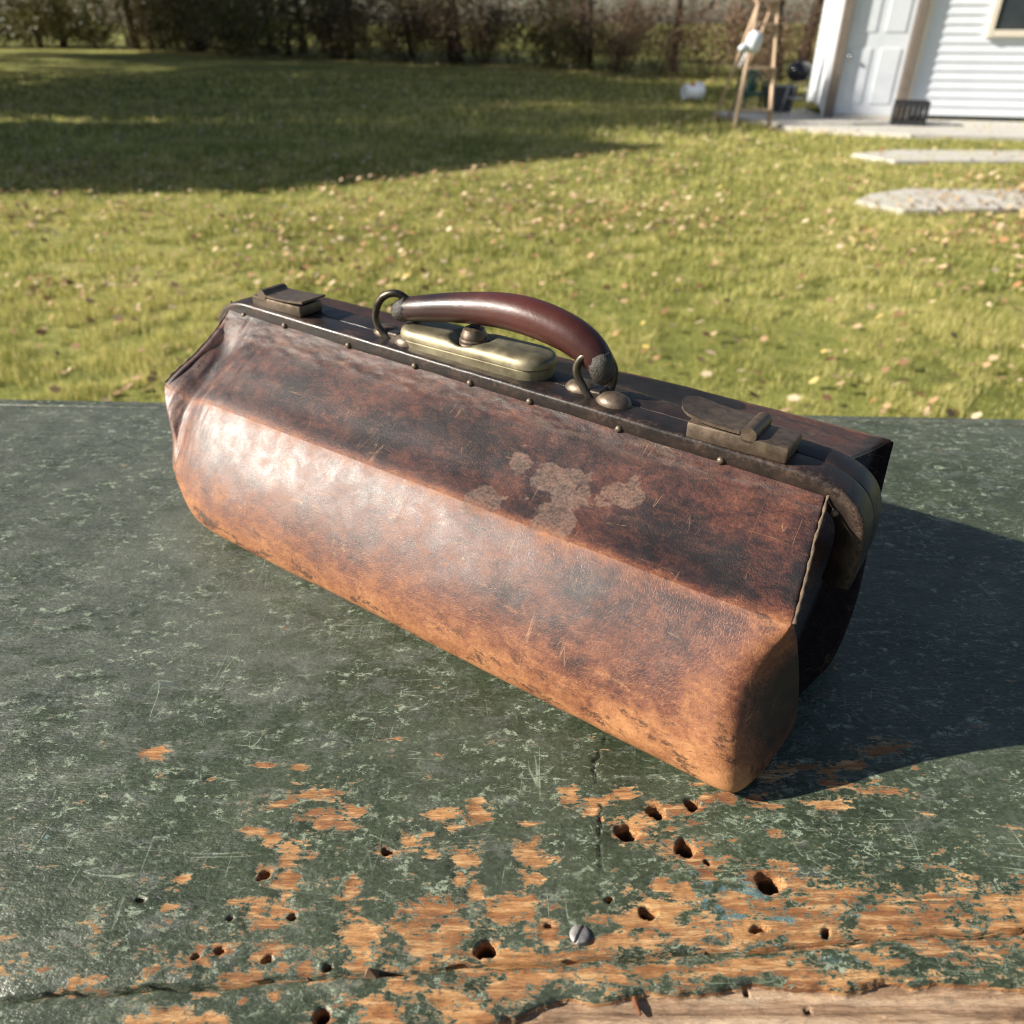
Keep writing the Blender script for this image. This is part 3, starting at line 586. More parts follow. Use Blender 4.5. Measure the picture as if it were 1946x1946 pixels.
def zmain(P, r):
    Q = P.copy(); Q[:,0] *= .4
    wear = field(P, CH, lambda d: np.clip(.86-.37*d, 0, 1))
    pn = P.copy(); nz = (vn(pn, 420, 2)-.5)
    Pj = P.copy(); Pj[:,0] += (vn(P, 260, 2)-.5)*.0034; Pj[:,1] += (vn(P+5., 260, 2)-.5)*.0034
    hol = field(Pj, HO, lambda d: sstep(1.2, .7, d)); hol = np.clip(hol + (hol > .02)*(nz*.35)*(1-hol), 0, 1)
    rim = field(Pj, HO, lambda d: sstep(1.9, 1.1, d)*.50); wear = np.maximum(wear, rim)
    near = P[:,1] - y_seam(P[:,0]); far = y_far(P[:,0]) - P[:,1]
    front = sstep(.05, .0, near); right = sstep(-.02, .12, P[:,0])
    wear = np.maximum(wear, front*(.26+.34*right)); wear = wear + .08*sstep(.20, .02, near)
    wear = np.minimum(wear, 1) - .25*sstep(.12, .3, near)*(wear < .05)
    z = (vn(Q, 22, 3)-.5)*.0016 + (vn(Q, 120, 2)-.5)*.0005 - .0016*sstep(.012, 0, near)*(.4+1.2*vn(pn, 90, 2)) - .0005*sstep(.3, .6, wear)
    z -= hol*.011
    spl = np.zeros(len(P), np.float32); kk = np.where((np.abs(P[:,0]-.045) < .02) & (P[:,1] > .19) & (P[:,1] < .3))[0]
    for a, b in zip(SPLIT, SPLIT[1:]):
        a = np.array(a)/1000; b = np.array(b)/1000; ab = b-a; t = np.clip(((Pj[kk,:2]-a)@ab)/(ab@ab), 0, 1); d = np.linalg.norm(Pj[kk,:2]-(a+t[:,None]*ab), axis=1); spl[kk] = np.maximum(spl[kk], np.exp(-(d/.00045)**2))
    spl *= sstep(.38, .6, vn(P, 110, 3)); z -= .0012*spl
    z -= .002*sstep(.004, 0, far)
    att = dict(wear=wear, pit=hol, split=spl, raw=sstep(.004, .0, near)*vn(pn, 130, 2)*1.0, rub_glare=sstep(.05, -.25, P[:,0])*sstep(.08, .2, near)*1.0 + .25*sstep(.25, .5, near),  # rubbed paint, plus sky glare put into the colour left and far
               blue=np.exp(-(((P[:,0]-.10)/.045)**2 + ((P[:,1]-.192)/.016)**2)), crack=np.exp(-(((P[:,0]-.155)/.05)**2 + ((P[:,1]-.225)/.02)**2)) + .4*np.exp(-(((P[:,0]-.06)/.05)**2 + ((P[:,1]-.225)/.03)**2)))
    return z, att
xs = np.r_[np.linspace(-.95, -.52, 30), np.arange(-.51, .5101, .00105), np.linspace(.52, .95, 30)]
rows = np.r_[np.linspace(0, .35, 230)[:-1], np.linspace(.35, 1, 220)]
wav = lambda x, s, a: (vn(np.stack([x.ravel(), 0*x.ravel()+s, 0*x.ravel()], 1), 55, 3)-.5).reshape(x.shape)*a
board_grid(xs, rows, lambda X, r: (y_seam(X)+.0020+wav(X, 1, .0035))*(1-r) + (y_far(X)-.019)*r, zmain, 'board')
BARE = [(-960,100),(-200,120),(-40,138),(10,152),(52,159),(98,163),(155,161),(207,159),(960,150)]
def znear(P, r):
    Q = P.copy(); Q[:,0] *= .35; near = y_seam(P[:,0]) - P[:,1]
    yb = np.interp(P[:,0], [b[0]/1000 for b in BARE], [b[1]/1000 for b in BARE]) + (vn(P, 45, 4)-.5)*.013
    bare = sstep(.0006, -.0006, P[:,1]-yb)
    wear = np.maximum(field(P, CH, lambda d: np.clip(.86-.37*d, 0, 1)), .12 + .3*sstep(-.02, .1, P[:,0]))
    hol = field(P, HO, lambda d: sstep(1.18, .72, d))
    z = -.0008 + (vn(Q, 60, 4)-.5)*.0028 + (vn(Q, 300, 2)-.5)*.0008 - .0015*sstep(.005, 0, near)*vn(P, 100, 2) - bare*(.0042 + .0022*(vn(Q, 160, 3)-.5)) - hol*.009
    z -= sstep(.05, .11, near)*.004
    return z, dict(wear=wear, pit=hol, split=0*r, raw=np.maximum(bare, sstep(.004, 0, near)*.9*vn(P, 120, 2)), rub_glare=0*r, blue=np.exp(-(((P[:,0]-.14)/.02)**2 + ((P[:,1]-.172)/.008)**2)), crack=0*r)
xs2 = np.r_[np.linspace(-.95, -.3, 20), np.arange(-.29, .2901, .0008), np.linspace(.3, .95, 20)]
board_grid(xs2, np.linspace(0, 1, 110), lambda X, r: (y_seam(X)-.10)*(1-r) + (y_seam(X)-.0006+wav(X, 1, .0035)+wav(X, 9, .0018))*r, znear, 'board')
def zfar(P, r):
    Q = P.copy(); Q[:,0] *= .4
    return (vn(Q, 22, 3)-.5)*.0016 - .0022*sstep(.2, 0, r) - .006*sstep(.75, 1, r), dict(split=0*r, wear=.1+0*r, pit=0*r, raw=0*r, rub_glare=.5+0*r, blue=0*r, crack=0*r)
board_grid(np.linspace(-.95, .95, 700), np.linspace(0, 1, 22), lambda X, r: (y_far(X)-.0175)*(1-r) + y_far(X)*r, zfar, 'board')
mb = MB(); mb.box((0, -.19, TZ-.095), (1.7, .03, .11)); mb.box((0, .18, TZ-.095), (1.7, .03, .11)); mb.build('apron', M_wornwood, tbl)
for sx in (-1, 1):
    for y in (-.15, .14):
        mb = MB(); mb.box((sx*.8, y, (TZ-.035)/2), (.085, .05, TZ-.04), None, .004); mb.build('leg', M_wornwood, tbl)
# slotted screw head standing proud of the paint
M_screw = simple('dull_zinc', (.16,.155,.15), (.36,.35,.34), .6, .6, 260, .3, .0004)
M_rust = simple('rust', (.09,.03,.012), (.22,.085,.035), .85, .2, 200, .5, .0005)
gx, gy = np.meshgrid(np.linspace(-1, 1, 45), np.linspace(-1, 1, 45)); u_ = gx*np.sqrt(1-gy**2/2); v_ = gy*np.sqrt(1-gx**2/2)     # square grid mapped to a disc
rr_ = np.hypot(u_, v_); zz_ = .0004 + .0017*np.sqrt(np.clip(1-rr_**2*.96, 0, 1)) - .0011*sstep(.16, .10, np.abs(v_))*(rr_ < .995)
zz_ = np.where(rr_ > .97, -.003, zz_); Pq = np.stack([u_.ravel()*.0045, v_.ravel()*.0045, zz_.ravel()], 1); ix = np.arange(45*45).reshape(45, 45)
me = npmesh('screw', Pq, np.stack([ix[:-1,:-1].ravel(), ix[:-1,1:].ravel(), ix[1:,1:].ravel(), ix[1:,:-1].ravel()], 1), True); me.set_sharp_from_angle(angle=R(40)); me.materials.append(M_screw)
sc_ = link('screw', me, None, tbl, (.029, .181-.45, TZ-.0008), (R(-6), R(4), R(62))); sc_['label'] = 'dull slotted screw head standing proud of the chipped board'
for (x, y, ln, rx, rz) in ((.049, .160, .010, 82, 8),):
    mb = MB(); mb.tube([(0,0,0),(0,0,ln*.6),(.0006,0,ln)], [.0011,.0012,.0006], 7); mb.tube([(0,0,-.0005),(0,0,.0006)], .0022, 9)
    mb.build('nail', M_rust, tbl, False, None, (x, y-.45, TZ-.0035), (R(rx), 0, R(rz)))
mb = MB(); mb.add([(-.003,-.002,0),(.003,-.002,0),(.0035,.002,0),(-.0025,.0025,0),(-.0006,0,.0058)], [(3,2,1,0),(0,1,4),(1,2,4),(2,3,4),(3,0,4)]); mb.build('wood_splinter', M_wornwood, tbl, False, None, (-.058, .1648-.45, TZ-.0012))
# ------------------------------------------------------------------ the leather bag
bag = empty('leather_bag', tuple(Vector(((-.9*.819+1.12*.574)*HC, (.9*.574+1.12*.819)*HC, TZ+.0006))), math.atan2(-.574, .819))
tag(bag, 'worn brown leather doctor bag with dark frame and brass lock on the green table', 'bag')
def L(s, q, z): return Vector(((s+.9)*HC, (q-1.12)*HC, z*HC))
#          qf    zf    qb    zb    sR     rR    FRq   vdep  BRq   sL     rL
LV = [   (.930, .000, 1.17, .000, -.19, .06, 1.00, .010, 1.06, -1.42, .08),
         (.812, .000, 1.27, .000, -.140,.10, .955, .020, 1.06, -1.475,.12),
         (.790, .022, 1.30, .022, -.120,.10, .952, .060, 1.09, -1.535,.12),
         (.797, .068, 1.33, .080, -.113,.10, .950, .110, 1.16, -1.585,.11),
         (.817, .120, 1.365,.150, -.118,.085,.952, .150, 1.24, -1.615,.095),
         (.849, .172, 1.40, .220, -.130,.062,.952, .175, 1.315,-1.632,.075),
         (.882, .215, 1.43, .280, -.142,.036,.948, .190, 1.38, -1.655,.05),
         (.907, .243, 1.45, .320, -.150,.018,.942, .190, 1.43, -1.668,.025),
         (.926, .261, 1.462,.340, -.154,.008,.934, .190, 1.454,-1.674,.012),
         (.944, .268, 1.45, .345, -.158,.007,.949, .150, 1.443,-1.670,.010),
         (.990, .286, 1.40, .352, -.166,.007,.997, .125, 1.393,-1.660,.010),
         (1.06, .319, 1.33, .365, -.178,.007,1.067,.095, 1.323,-1.652,.010),
         (1.12, .350, 1.28, .375, -.186,.007,1.125,.065, 1.275,-1.660,.010),
         (1.15, .372, 1.25, .385, -.190,.007,1.155,.035, 1.245,-1.664,.010)]
NF, NBk = 20, 10
RW = [.05, .022, .034, .060, .074, .070, .046, .020, .004, .004, .004, .004, .004, .004]     # how far the right front edge stands back from the end
def bag_body():
    bm = bmesh.new(); rings = []
    for li, (qf, zf, qb, zb, sR, rR, fq, vd, bq, sL, rL) in enumerate(LV):
        pts = []
        up = max(0, li-8)/5
        def zz(q, s):
            f = min(1, max(0, (q-qf)/(qb-qf))); return zf*(1-f)+zb*f + up*.034*(-s-.2)/1.45
        def ad(s, q): pts.append(L(s, q, zz(q, s)))
        qm = (fq+bq)/2
        ad(sL+vd*.7, qm); ad(sL+.012, fq)
        for a in (0, 22.5, 45, 67.5, 90): ad(sL+rL*(1-math.cos(R(a))), qf+rL*(1-math.sin(R(a))))
        a0, a1 = sL+rL, sR-RW[li]-.035
        for i in range(1, NF): ad(a0+(a1-a0)*i/NF, qf)
        wr = RW[li]; fs, ff = sR-.003, fq; rs, rq = sR-wr+.010*(wr > .01), qf+.012*(wr > .01)
        ad(sR-wr-.035, qf); ad(sR-wr-.010, qf+.001); ad(rs, rq); ad(rs+(fs-rs)*.45+.006*(wr > .02), rq+(ff-rq)*.45-.004*(wr > .02)); ad(rs+(fs-rs)*.85+.003*(wr > .02), rq+(ff-rq)*.85)
        ad(sR-.003, fq); ad(sR-vd, qm); ad(sR+.004, bq)
        rb = min(.05, rR*1.2, (qb-bq)*.8+.002)
        for a in (0, 45, 90): ad(sR-rb*(1-math.cos(R(a))), qb-rb*(1-math.sin(R(a))))
        a0, a1 = sR-rb, sL+rb
        for i in range(1, NBk): ad(a0+(a1-a0)*i/NBk, qb)
        for a in (90, 45, 0): ad(sL+rb*(1-math.cos(R(a))), qb-rb*(1-math.sin(R(a))))
        ad(sL+.006, bq)
        rings.append([bm.verts.new(p) for p in pts])
    n = len(rings[0]); cl = bm.edges.layers.float.new('crease_edge')
    for a, b in zip(rings, rings[1:]):
        for i in range(n): bm.faces.new((a[i], a[(i+1) % n], b[(i+1) % n], b[i]))
    bm.faces.new(rings[0][::-1])
    iFR = 2+5+(NF-1)+5; iFL = 1; iBR = iFR+2
    for e in bm.edges:
        i0, i1 = e.verts[0], e.verts[1]
    pos = {v: (li, i) for li, r in enumerate(rings) for i, v in enumerate(r)}
    for e in bm.edges:
        (l0, i0), (l1, i1) = pos[e.verts[0]], pos[e.verts[1]]
        if l0 == l1 == 8: e[cl] = 1.0 if 2 <= i0 <= iFR-1 else .6
        if i0 == i1 and min(l0, l1) >= 8 and i0 in (iFR, iFR-1, iFL): e[cl] = .7
        if i0 == i1 and i0 == iFR-3 and 3 <= min(l0, l1) < 8: e[cl] = .35
        if i0 == i1 and i0 in (iFR, iBR) and min(l0, l1) >= 2: e[cl] = .5
    me = bpy.data.meshes.new('cage'); bm.to_mesh(me); seam = [[r[iFR-1].co.copy() for r in rings], [r[iFL+1].co.copy() for r in rings]]; bm.free()
    o = bpy.data.objects.new('cage', me); COL.objects.link(o); sm = o.modifiers.new('s', 'SUBSURF'); sm.levels = 4; sm.render_levels = 4
    bpy.context.view_layer.update(); dg = bpy.context.evaluated_depsgraph_get(); m2 = bpy.data.meshes.new_from_object(o.evaluated_get(dg)); bpy.data.objects.remove(o)
    for a in [a.name for a in m2.attributes if a.name == 'crease_edge']: m2.attributes.remove(m2.attributes[a])
    return m2, seam
STAIN = [((-0.705,1.037,0.296),0.0267),((-0.676,1.032,0.294),0.0178),((-0.635,1.036,0.295),0.0356),((-0.596,1.024,0.29),0.0386),((-0.585,1.05,0.302),0.0267),((-0.564,1.021,0.289),0.0267),((-0.582,0.958,0.268),0.0416),((-0.586,0.992,0.276),0.0267),((-0.729,0.942,0.264),0.0327),((-0.702,0.945,0.265),0.0178),((-0.688,0.966,0.27),0.0083),((-0.712,0.979,0.272),0.0065),((-0.733,0.998,0.279),0.0065),((-0.497,1.046,0.3),0.0327),((-0.513,1.019,0.288),0.0163),((-0.482,1.031,0.293),0.0178),((-0.476,1.054,0.303),0.0148),((-0.653,0.962,0.269),0.0065),((-0.744,1.035,0.295),0.0053),((-0.551,0.994,0.277),0.0047),((-0.536,0.938,0.263),0.0047),((-0.528,0.97,0.27),0.0036)]
SCR = [[(-0.602,0.834,0.156),(-0.579,0.832,0.15),(-0.544,0.838,0.163),(-0.517,0.845,0.18),(-0.491,0.854,0.193),(-0.464,0.86,0.2),(-0.433,0.86,0.201),(-0.398,0.86,0.201),(-0.35,0.857,0.197),(-0.308,0.852,0.19),(-0.266,0.848,0.185),(-0.245,0.849,0.186)],[(-0.381,1.071,0.312),(-0.369,1.093,0.325)],[(-0.333,0.844,0.176),(-0.32,0.834,0.156)],[(-0.483,0.808,0.067),(-0.332,0.81,0.08)],[(-0.678,0.808,0.069),(-0.652,0.811,0.029),None],[(-0.37,0.811,0.082),(-0.32,0.813,0.092)],[(-0.805,1.087,0.321),(-0.793,1.103,0.33)],[(-0.74,0.866,0.208),(-0.726,0.852,0.19)],[(-0.316,0.916,0.255),(-0.31,0.9,0.242),(-0.292,0.893,0.237)],[(-0.451,0.81,0.05),None],[(-0.32,0.994,0.277),(-0.281,0.995,0.277),(-0.24,0.993,0.276),(-0.2,0.992,0.276)],[(-0.441,0.819,0.115),(-0.386,0.82,0.119),(-0.349,0.818,0.113)],[(-0.381,0.814,0.097),(-0.309,0.816,0.102)],[(-0.334,0.842,0.173),(-0.318,0.833,0.154)],[(-0.291,0.847,0.182),(-0.249,0.848,0.184)],[(-0.314,0.913,0.253),(-0.307,0.9,0.242),(-0.287,0.893,0.237)],[(-0.381,1.068,0.311),(-0.361,1.104,0.331)],[(-0.241,1.077,0.315),(-0.205,1.082,0.319),(-0.177,1.091,0.323)],[(-0.251,1.104,0.331),(-0.238,1.114,0.336)],[(-1.021,0.837,0.161),(-1.001,0.815,0.102)],[(-1.408,1.056,0.304),(-1.386,1.112,0.335)],[(-1.082,0.983,0.273),(-1.04,0.968,0.27)],[(-1.378,0.826,0.139),(-1.387,0.817,0.107)]]
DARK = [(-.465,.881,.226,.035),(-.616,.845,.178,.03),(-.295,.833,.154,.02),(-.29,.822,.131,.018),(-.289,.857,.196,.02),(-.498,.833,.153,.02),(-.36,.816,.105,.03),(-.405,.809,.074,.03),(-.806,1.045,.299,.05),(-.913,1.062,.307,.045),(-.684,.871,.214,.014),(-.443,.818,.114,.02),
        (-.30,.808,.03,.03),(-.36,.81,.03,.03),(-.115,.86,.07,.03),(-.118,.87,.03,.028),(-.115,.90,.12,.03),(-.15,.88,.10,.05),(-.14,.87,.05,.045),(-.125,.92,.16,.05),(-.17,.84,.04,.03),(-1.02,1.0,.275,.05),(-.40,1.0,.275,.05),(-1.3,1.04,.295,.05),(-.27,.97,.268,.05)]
TANB = [(-.177,.904,.246,.05),(-.198,.874,.218,.045),(-.23,.83,.14,.06),(-.20,.817,.10,.06),(-.341,.81,.06,.05),(-.17,.81,.03,.06),(-1.60,.86,.10,.09),(-1.55,.84,.05,.09),(-1.37,.825,.13,.025)]
body, seams = bag_body()
nv = len(body.vertices); V = np.empty(nv*3, np.float32); body.vertices.foreach_get('co', V); V = V.reshape(-1, 3)
N = np.empty(nv*3, np.float32); body.vertex_normals.foreach_get('vector', N); N = N.reshape(-1, 3)
S3 = np.stack([V[:,0]/HC-.9, V[:,1]/HC+1.12, V[:,2]/HC], 1)
s_, q_, z_ = S3.T; frontm = sstep(1.16, 1.12, q_)
# soft dent and gathers at the left end, gathers below the frame, general unevenness
dent = np.exp(-((s_+1.580+.12*(z_-.26))/.040)**2)*sstep(.10, .20, z_)*sstep(.38, .33, z_)*frontm
dent2 = np.exp(-(((s_+1.52)/.05)**2+((z_-.10)/.06)**2))*frontm
disp = -.022*dent - .006*dent2
Q = S3.copy(); Q[:,1:] *= .25; gath = (vn(Q, 75, 2)-.5)
disp += .006*gath*np.exp(-((s_+1.55)/.10)**2)*sstep(.03, .15, z_)*frontm
Q = S3.copy(); Q[:,0] *= .35; fr = sstep(.340, .36, z_)*frontm
disp += .0045*(vn(Q, 60, 3)-.5)*fr
disp += .007*(vn(S3, 6, 2)-.5) + .0012*(vn(S3, 24, 2)-.5)
disp += .006*np.exp(-((z_-.15)/.06)**2)*np.sin(s_*9)*.35*frontm
# sagging upper panel and rubbed ridge
disp -= .002*np.exp(-((q_-.98)/.03)**2)*(z_ > .262)*frontm*sstep(-.16, -.3, s_)
disp *= sstep(.0, .012, z_)
V2 = V + N*(disp*HC)[:,None]; V2[:,2] = np.maximum(V2[:,2], 0); body.vertices.foreach_set('co', V2.ravel()); body.update()
S3 = np.stack([V2[:,0]/HC-.9, V2[:,1]/HC+1.12, V2[:,2]/HC], 1)
S3o = S3
def blobs(lst, soft, jit=0):
    S3 = S3o + (np.stack([vn(S3o+k*3.3, 45, 4)-.5 for k in range(3)], 1)*jit if jit else 0); out = np.zeros(nv, np.float32)
    for (s, q, z, r) in lst:
        d = np.sqrt((S3[:,0]-s)**2 + (S3[:,1]-q)**2 + (S3[:,2]-z)**2); out = np.maximum(out, np.clip((r*(1+soft)-d)/(2*soft*r), 0, 1))
    return out
def lines(lst, wd):
    out = np.zeros(nv, np.float32)
    for pl in lst:
        pl = [np.array(p, np.float32) for p in pl if p]
        for a, b in zip(pl, pl[1:]):
            ab = b-a; t = np.clip(((S3-a)@ab)/(ab@ab), 0, 1); d = np.linalg.norm(S3-(a+t[:,None]*ab), axis=1); out = np.maximum(out, np.exp(-(d/wd)**2))
    return out
welt = lines([[(-1.46,.84,.05),(-1.35,.815,.035),(-1.15,.812,.03),(-.95,.812,.026),(-.80,.813,.02)]], .006)
fattr(body, 'stain', blobs([(*p, r*1.0) for p, r in STAIN], .45, .05)*frontm)
fattr(body, 'scratch', lines(SCR, .0026)*frontm)
fattr(body, 'dark', np.maximum(np.maximum(blobs(DARK, .8, .06)*.85, welt), 1.5*sstep(-.20, -.16, s_)*sstep(.945, .97, q_)))  # right end recess: its shade is put into the leather colour
lowm = sstep(.175, -.01, z_)
crs = np.exp(-(np.hypot(q_-.926, z_-.262)/.013)**2) + np.exp(-(np.hypot(q_-1.462, z_-.34)/.02)**2)
tan = -.07 + .70*lowm + blobs(TANB, .9)*.38 + .42*crs + .14*sstep(.268, .25, z_) + .0*z_
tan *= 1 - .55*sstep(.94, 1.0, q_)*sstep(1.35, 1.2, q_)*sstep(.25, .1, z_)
tan = tan - 1.0*welt - .42*sstep(-.20, -.13, s_)*sstep(.815, .86, q_)*sstep(.22, .17, z_); fattr(body, 'tan', tan); fattr(body, 'crs', np.clip(crs, 0, 1)); fattr(body, 'upper', sstep(.262, .28, z_)); fattr(body, 'gath', fr)  # right end facet loses tan, its shade painted into the colour
body.polygons.foreach_set('use_smooth', np.ones(len(body.polygons), bool))
def mat_leather():
    m = NT('worn_leather'); co = m.co('Object')
    big = m.noise(16, 5, .62, co, .5); mid = m.noise(60, 6, .68, co, .4); fin = m.noise(520, 4, .7, co)
    tan = m.attr('tan'); crk = m.step(m.vor(640, co, 'DISTANCE_TO_EDGE'), .02, .10, 1, 0); crk2 = m.step(m.vor(230, co, 'DISTANCE_TO_EDGE'), .006, .03, 1, 0)
    fib = m.noise(150, 6, .75, m.co('Object', (.5, 1, 1), (0, .25, .3)), .6)
    tf = m.m_('ADD', tan, m.m_('ADD', m.m_('MULTIPLY', m.m_('SUBTRACT', mid, .5), .75), m.m_('ADD', m.m_('MULTIPLY', m.m_('SUBTRACT', big, .5), .62), m.m_('ADD', m.m_('MULTIPLY', m.m_('SUBTRACT', fin, .5), .75), m.m_('MULTIPLY', m.m_('SUBTRACT', fib, .5), .95)))))
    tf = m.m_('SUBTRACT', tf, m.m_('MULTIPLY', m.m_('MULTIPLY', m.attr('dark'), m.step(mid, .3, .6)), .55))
    c = m.ramp(m.m_('ADD', m.m_('MULTIPLY', tf, .6), .3), [(.10, (.010,.007,.008)), (.22, (.030,.013,.012)), (.33, (.068,.023,.016)), (.47, (.130,.045,.025)), (.66, (.245,.098,.040)), (.90, (.42,.20,.082))])
    # crackled finish lets tan lines through
    ckm = m.m_('MULTIPLY', m.m_('MULTIPLY', m.step(fib, .42, .64), .5), m.step(tan, -.05, .3, .3, 1.)); c = m.mix(m.m_('MULTIPLY', crk, ckm), c, m.mix(.55, c, (.42,.22,.11)))
    # dark rubbed specks in the tan zone
    sp = m.m_('MULTIPLY', m.step(m.noise(95, 7, .8, m.co('Object', (.45, 1, 1)), .3), .53, .60), m.step(tan, .2, .6)); c = m.mix(m.m_('MULTIPLY', sp, .8), c, (.035,.018,.012))
    fsc = m.noise(90, 3, .5, m.co('Object', (.08, 1, 1), (.2, .5, .35))); fs1 = m.step(m.m_('ABSOLUTE', m.m_('SUBTRACT', fsc, .5)), .0, .006, 1, 0)
    fsc2 = m.noise(70, 3, .5, m.co('Object', (1, .1, .12), (.4, .1, 1.1))); fs2 = m.step(m.m_('ABSOLUTE', m.m_('SUBTRACT', fsc2, .5)), .0, .006, 1, 0)
    fsm = m.m_('MULTIPLY', m.m_('MAXIMUM', fs1, fs2), m.step(m.noise(40, 3, .6, co), .49, .66)); c = m.mix(m.m_('MULTIPLY', fsm, .38), c, (.42,.24,.13))
    scr = m.m_('MULTIPLY', m.attr('scratch'), m.step(m.noise(260, 4, .75, co), .42, .58)); c = m.mix(m.m_('MULTIPLY', scr, .6), c, m.mix(.7, c, (.46,.23,.10)))
    st = m.step(m.m_('ADD', m.attr('stain'), m.m_('MULTIPLY', m.m_('SUBTRACT', m.noise(120, 7, .72, co), .5), 1.5)), .40, .58)
    c = m.mix(m.m_('MULTIPLY', st, m.m_('MULTIPLY', m.step(fin, .3, .65, .12, .62), m.step(fib, .3, .6, .5, 1.))), c, (.20,.135,.10))
    gm = m.m_('MULTIPLY', m.attr('gath'), m.step(m.noise(170, 4, .7, m.co('Object', (.3,1,1))), .45, .62)); c = m.mix(m.m_('MULTIPLY', gm, .30), c, (.16,.11,.08))
    rgh = m.m_('ADD', m.step(mid, .3, .7, .44, .56), m.m_('MULTIPLY', m.step(tf, .2, .7), .14)); rgh = m.m_('ADD', rgh, m.m_('ADD', m.m_('MULTIPLY', st, .25), m.step(m.attr('dark'), .9, 1.4, 0, .35)))
    hgt = m.m_('ADD', m.m_('MULTIPLY', fin, .7), m.m_('SUBTRACT', m.m_('MULTIPLY', mid, .8), m.m_('ADD', m.m_('MULTIPLY', crk, .45), m.m_('MULTIPLY', crk2, .15))))
    hgt = m.m_('SUBTRACT', hgt, m.m_('MULTIPLY', scr, .7))
    m.set(color=c, rough=rgh, spec=m.step(m.attr('dark'), .9, 1.4, .42, .1), coat=m.m_('MULTIPLY', m.step(tf, .0, .6, .13, .03), m.m_('SUBTRACT', 1., m.m_('MAXIMUM', m.m_('MULTIPLY', m.attr('gath'), .8), m.attr('dark')), None, True)), coatr=m.step(mid, .3, .7, .34, .46), normal=m.bump(hgt, .28, .0006)); return m.m
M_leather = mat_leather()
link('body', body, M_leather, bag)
# frame leather
def mat_frame():
    m = NT('frame_leather'); co = m.co('Object'); n = m.noise(45, 6, .7, co); f = m.noise(400, 4, .7, co)
    c = m.ramp(n, [(.35, (.010,.009,.009)), (.55, (.022,.015,.013)), (.74, (.045,.024,.018))])
    e = m.m_('MULTIPLY', m.attr('edge'), m.step(m.m_('ADD', f, m.m_('MULTIPLY', n, .6)), .78, .95)); c = m.mix(m.m_('MULTIPLY', e, .35), c, (.13,.08,.055))
    t = m.m_('MULTIPLY', m.attr('torn'), m.step(m.noise(160, 5, .75, co), .42, .55)); c = m.mix(m.m_('MULTIPLY', t, .25), c, (.15,.095,.06))
    m.set(color=c, rough=m.m_('ADD', m.step(n, .3, .7, .28, .46), m.m_('MULTIPLY', t, .3)), spec=.35, normal=m.bump(m.m_('ADD', f, m.m_('MULTIPLY', t, 1.5)), .3, .0005)); return m.m
M_frame = mat_frame()
def ztop(s): return .3955 + .0195*(-s-.3)
PATH = [(-.120,.205),(-.116,.25),(-.116,.29),(-.120,.325),(-.135,.356),(-.162,.378),(-.20,.391),(-.25,.3955),(-.3,.3955)] + [(s, ztop(s)) for s in np.linspace(-.36, -1.56, 30)] + [(-1.61,.4205),(-1.655,.412),(-1.69,.392),(-1.715,.362),(-1.727,.325),(-1.73,.285),(-1.731,.25)]
def resample(pl, n):
    pl = np.array(pl); d = np.r_[0, np.cumsum(np.linalg.norm(np.diff(pl, axis=0), axis=1))]; t = np.linspace(0, d[-1], n)
    o = np.stack([np.interp(t, d, pl[:,0]), np.interp(t, d, pl[:,1])], 1)
    for _ in range(6): o[1:-1] = .25*o[:-2] + .5*o[1:-1] + .25*o[2:]
    return o
def jaw(name, q0, q1, side):
    pl = resample(PATH, 260); tg = np.gradient(pl, axis=0); tg /= np.linalg.norm(tg, axis=1)[:,None]; nr = np.stack([tg[:,1], -tg[:,0]], 1)
    # nr must point outwards (up on the straight part)
    if nr[130,1] < 0: nr = -nr
    c = .008; c2 = .0025; dp = .046; sec = []                 # (inward depth, q, edge)
    ca, cb = (c, c2) if side > 0 else (c2, c)
    def arc(r, cq, a0, a1, k=4): return [(r-r*math.sin(R(a0+(a1-a0)*i/k)), cq+r*math.cos(R(a0+(a1-a0)*i/k)), 1.0 if r == c else 0.) for i in range(k+1)]
    sec += [(dp, q0+.004, 0), (dp-.006, q0, 0), (dp*.5, q0-.0005, 0)] + arc(ca, q0+ca, 180, 90) + [(-.0006, (q0+q1)/2, 0)] + arc(cb, q1-cb, 90, 0) + [(dp*.5, q1, 0), (dp-.006, q1, 0), (dp, q1-.004, 0)]
    n = len(sec); V = []; E_ = []; T_ = []
    for i, (p, nn) in enumerate(zip(pl, nr)):
        wob = .0018*(vn(np.array([[p[0]*30, q0*9, 0]]), 1, 2)[0]-.5)
        endf = sstep(-.24, -.14, np.array([p[0]]))[0] + sstep(-1.60, -1.68, np.array([p[0]]))[0]
        for d, q, e in sec:
            V.append(L(p[0]-nn[0]*(d+wob), q, p[1]-nn[1]*(d+wob))); E_.append(e if side*(q-(q0+q1)/2) < 0 else e*.4); T_.append(endf*(1 if (side*(q-(q0+q1)/2) < 0 and .001 < d < .012) else .08) + .25*math.exp(-((p[0]+1.33)/.03)**2)*(d > .01))
    m = len(pl); F = [(i*n+k, i*n+(k+1) % n, (i+1)*n+(k+1) % n, (i+1)*n+k) for i in range(m-1) for k in range(n)]
    me = npmesh(name, V, F, True); bm = bmesh.new(); bm.from_mesh(me); bmesh.ops.holes_fill(bm, edges=bm.edges[:], sides=0); bmesh.ops.recalc_face_normals(bm, faces=bm.faces[:]); bm.to_mesh(me); bm.free()
    fattr(me, 'edge', E_); fattr(me, 'torn', T_); me.set_sharp_from_angle(angle=R(50))
    return link(name, me, M_frame, bag)
jf = jaw('front_jaw', 1.139, 1.1978, 1); jaw('back_jaw', 1.1982, 1.257, -1)
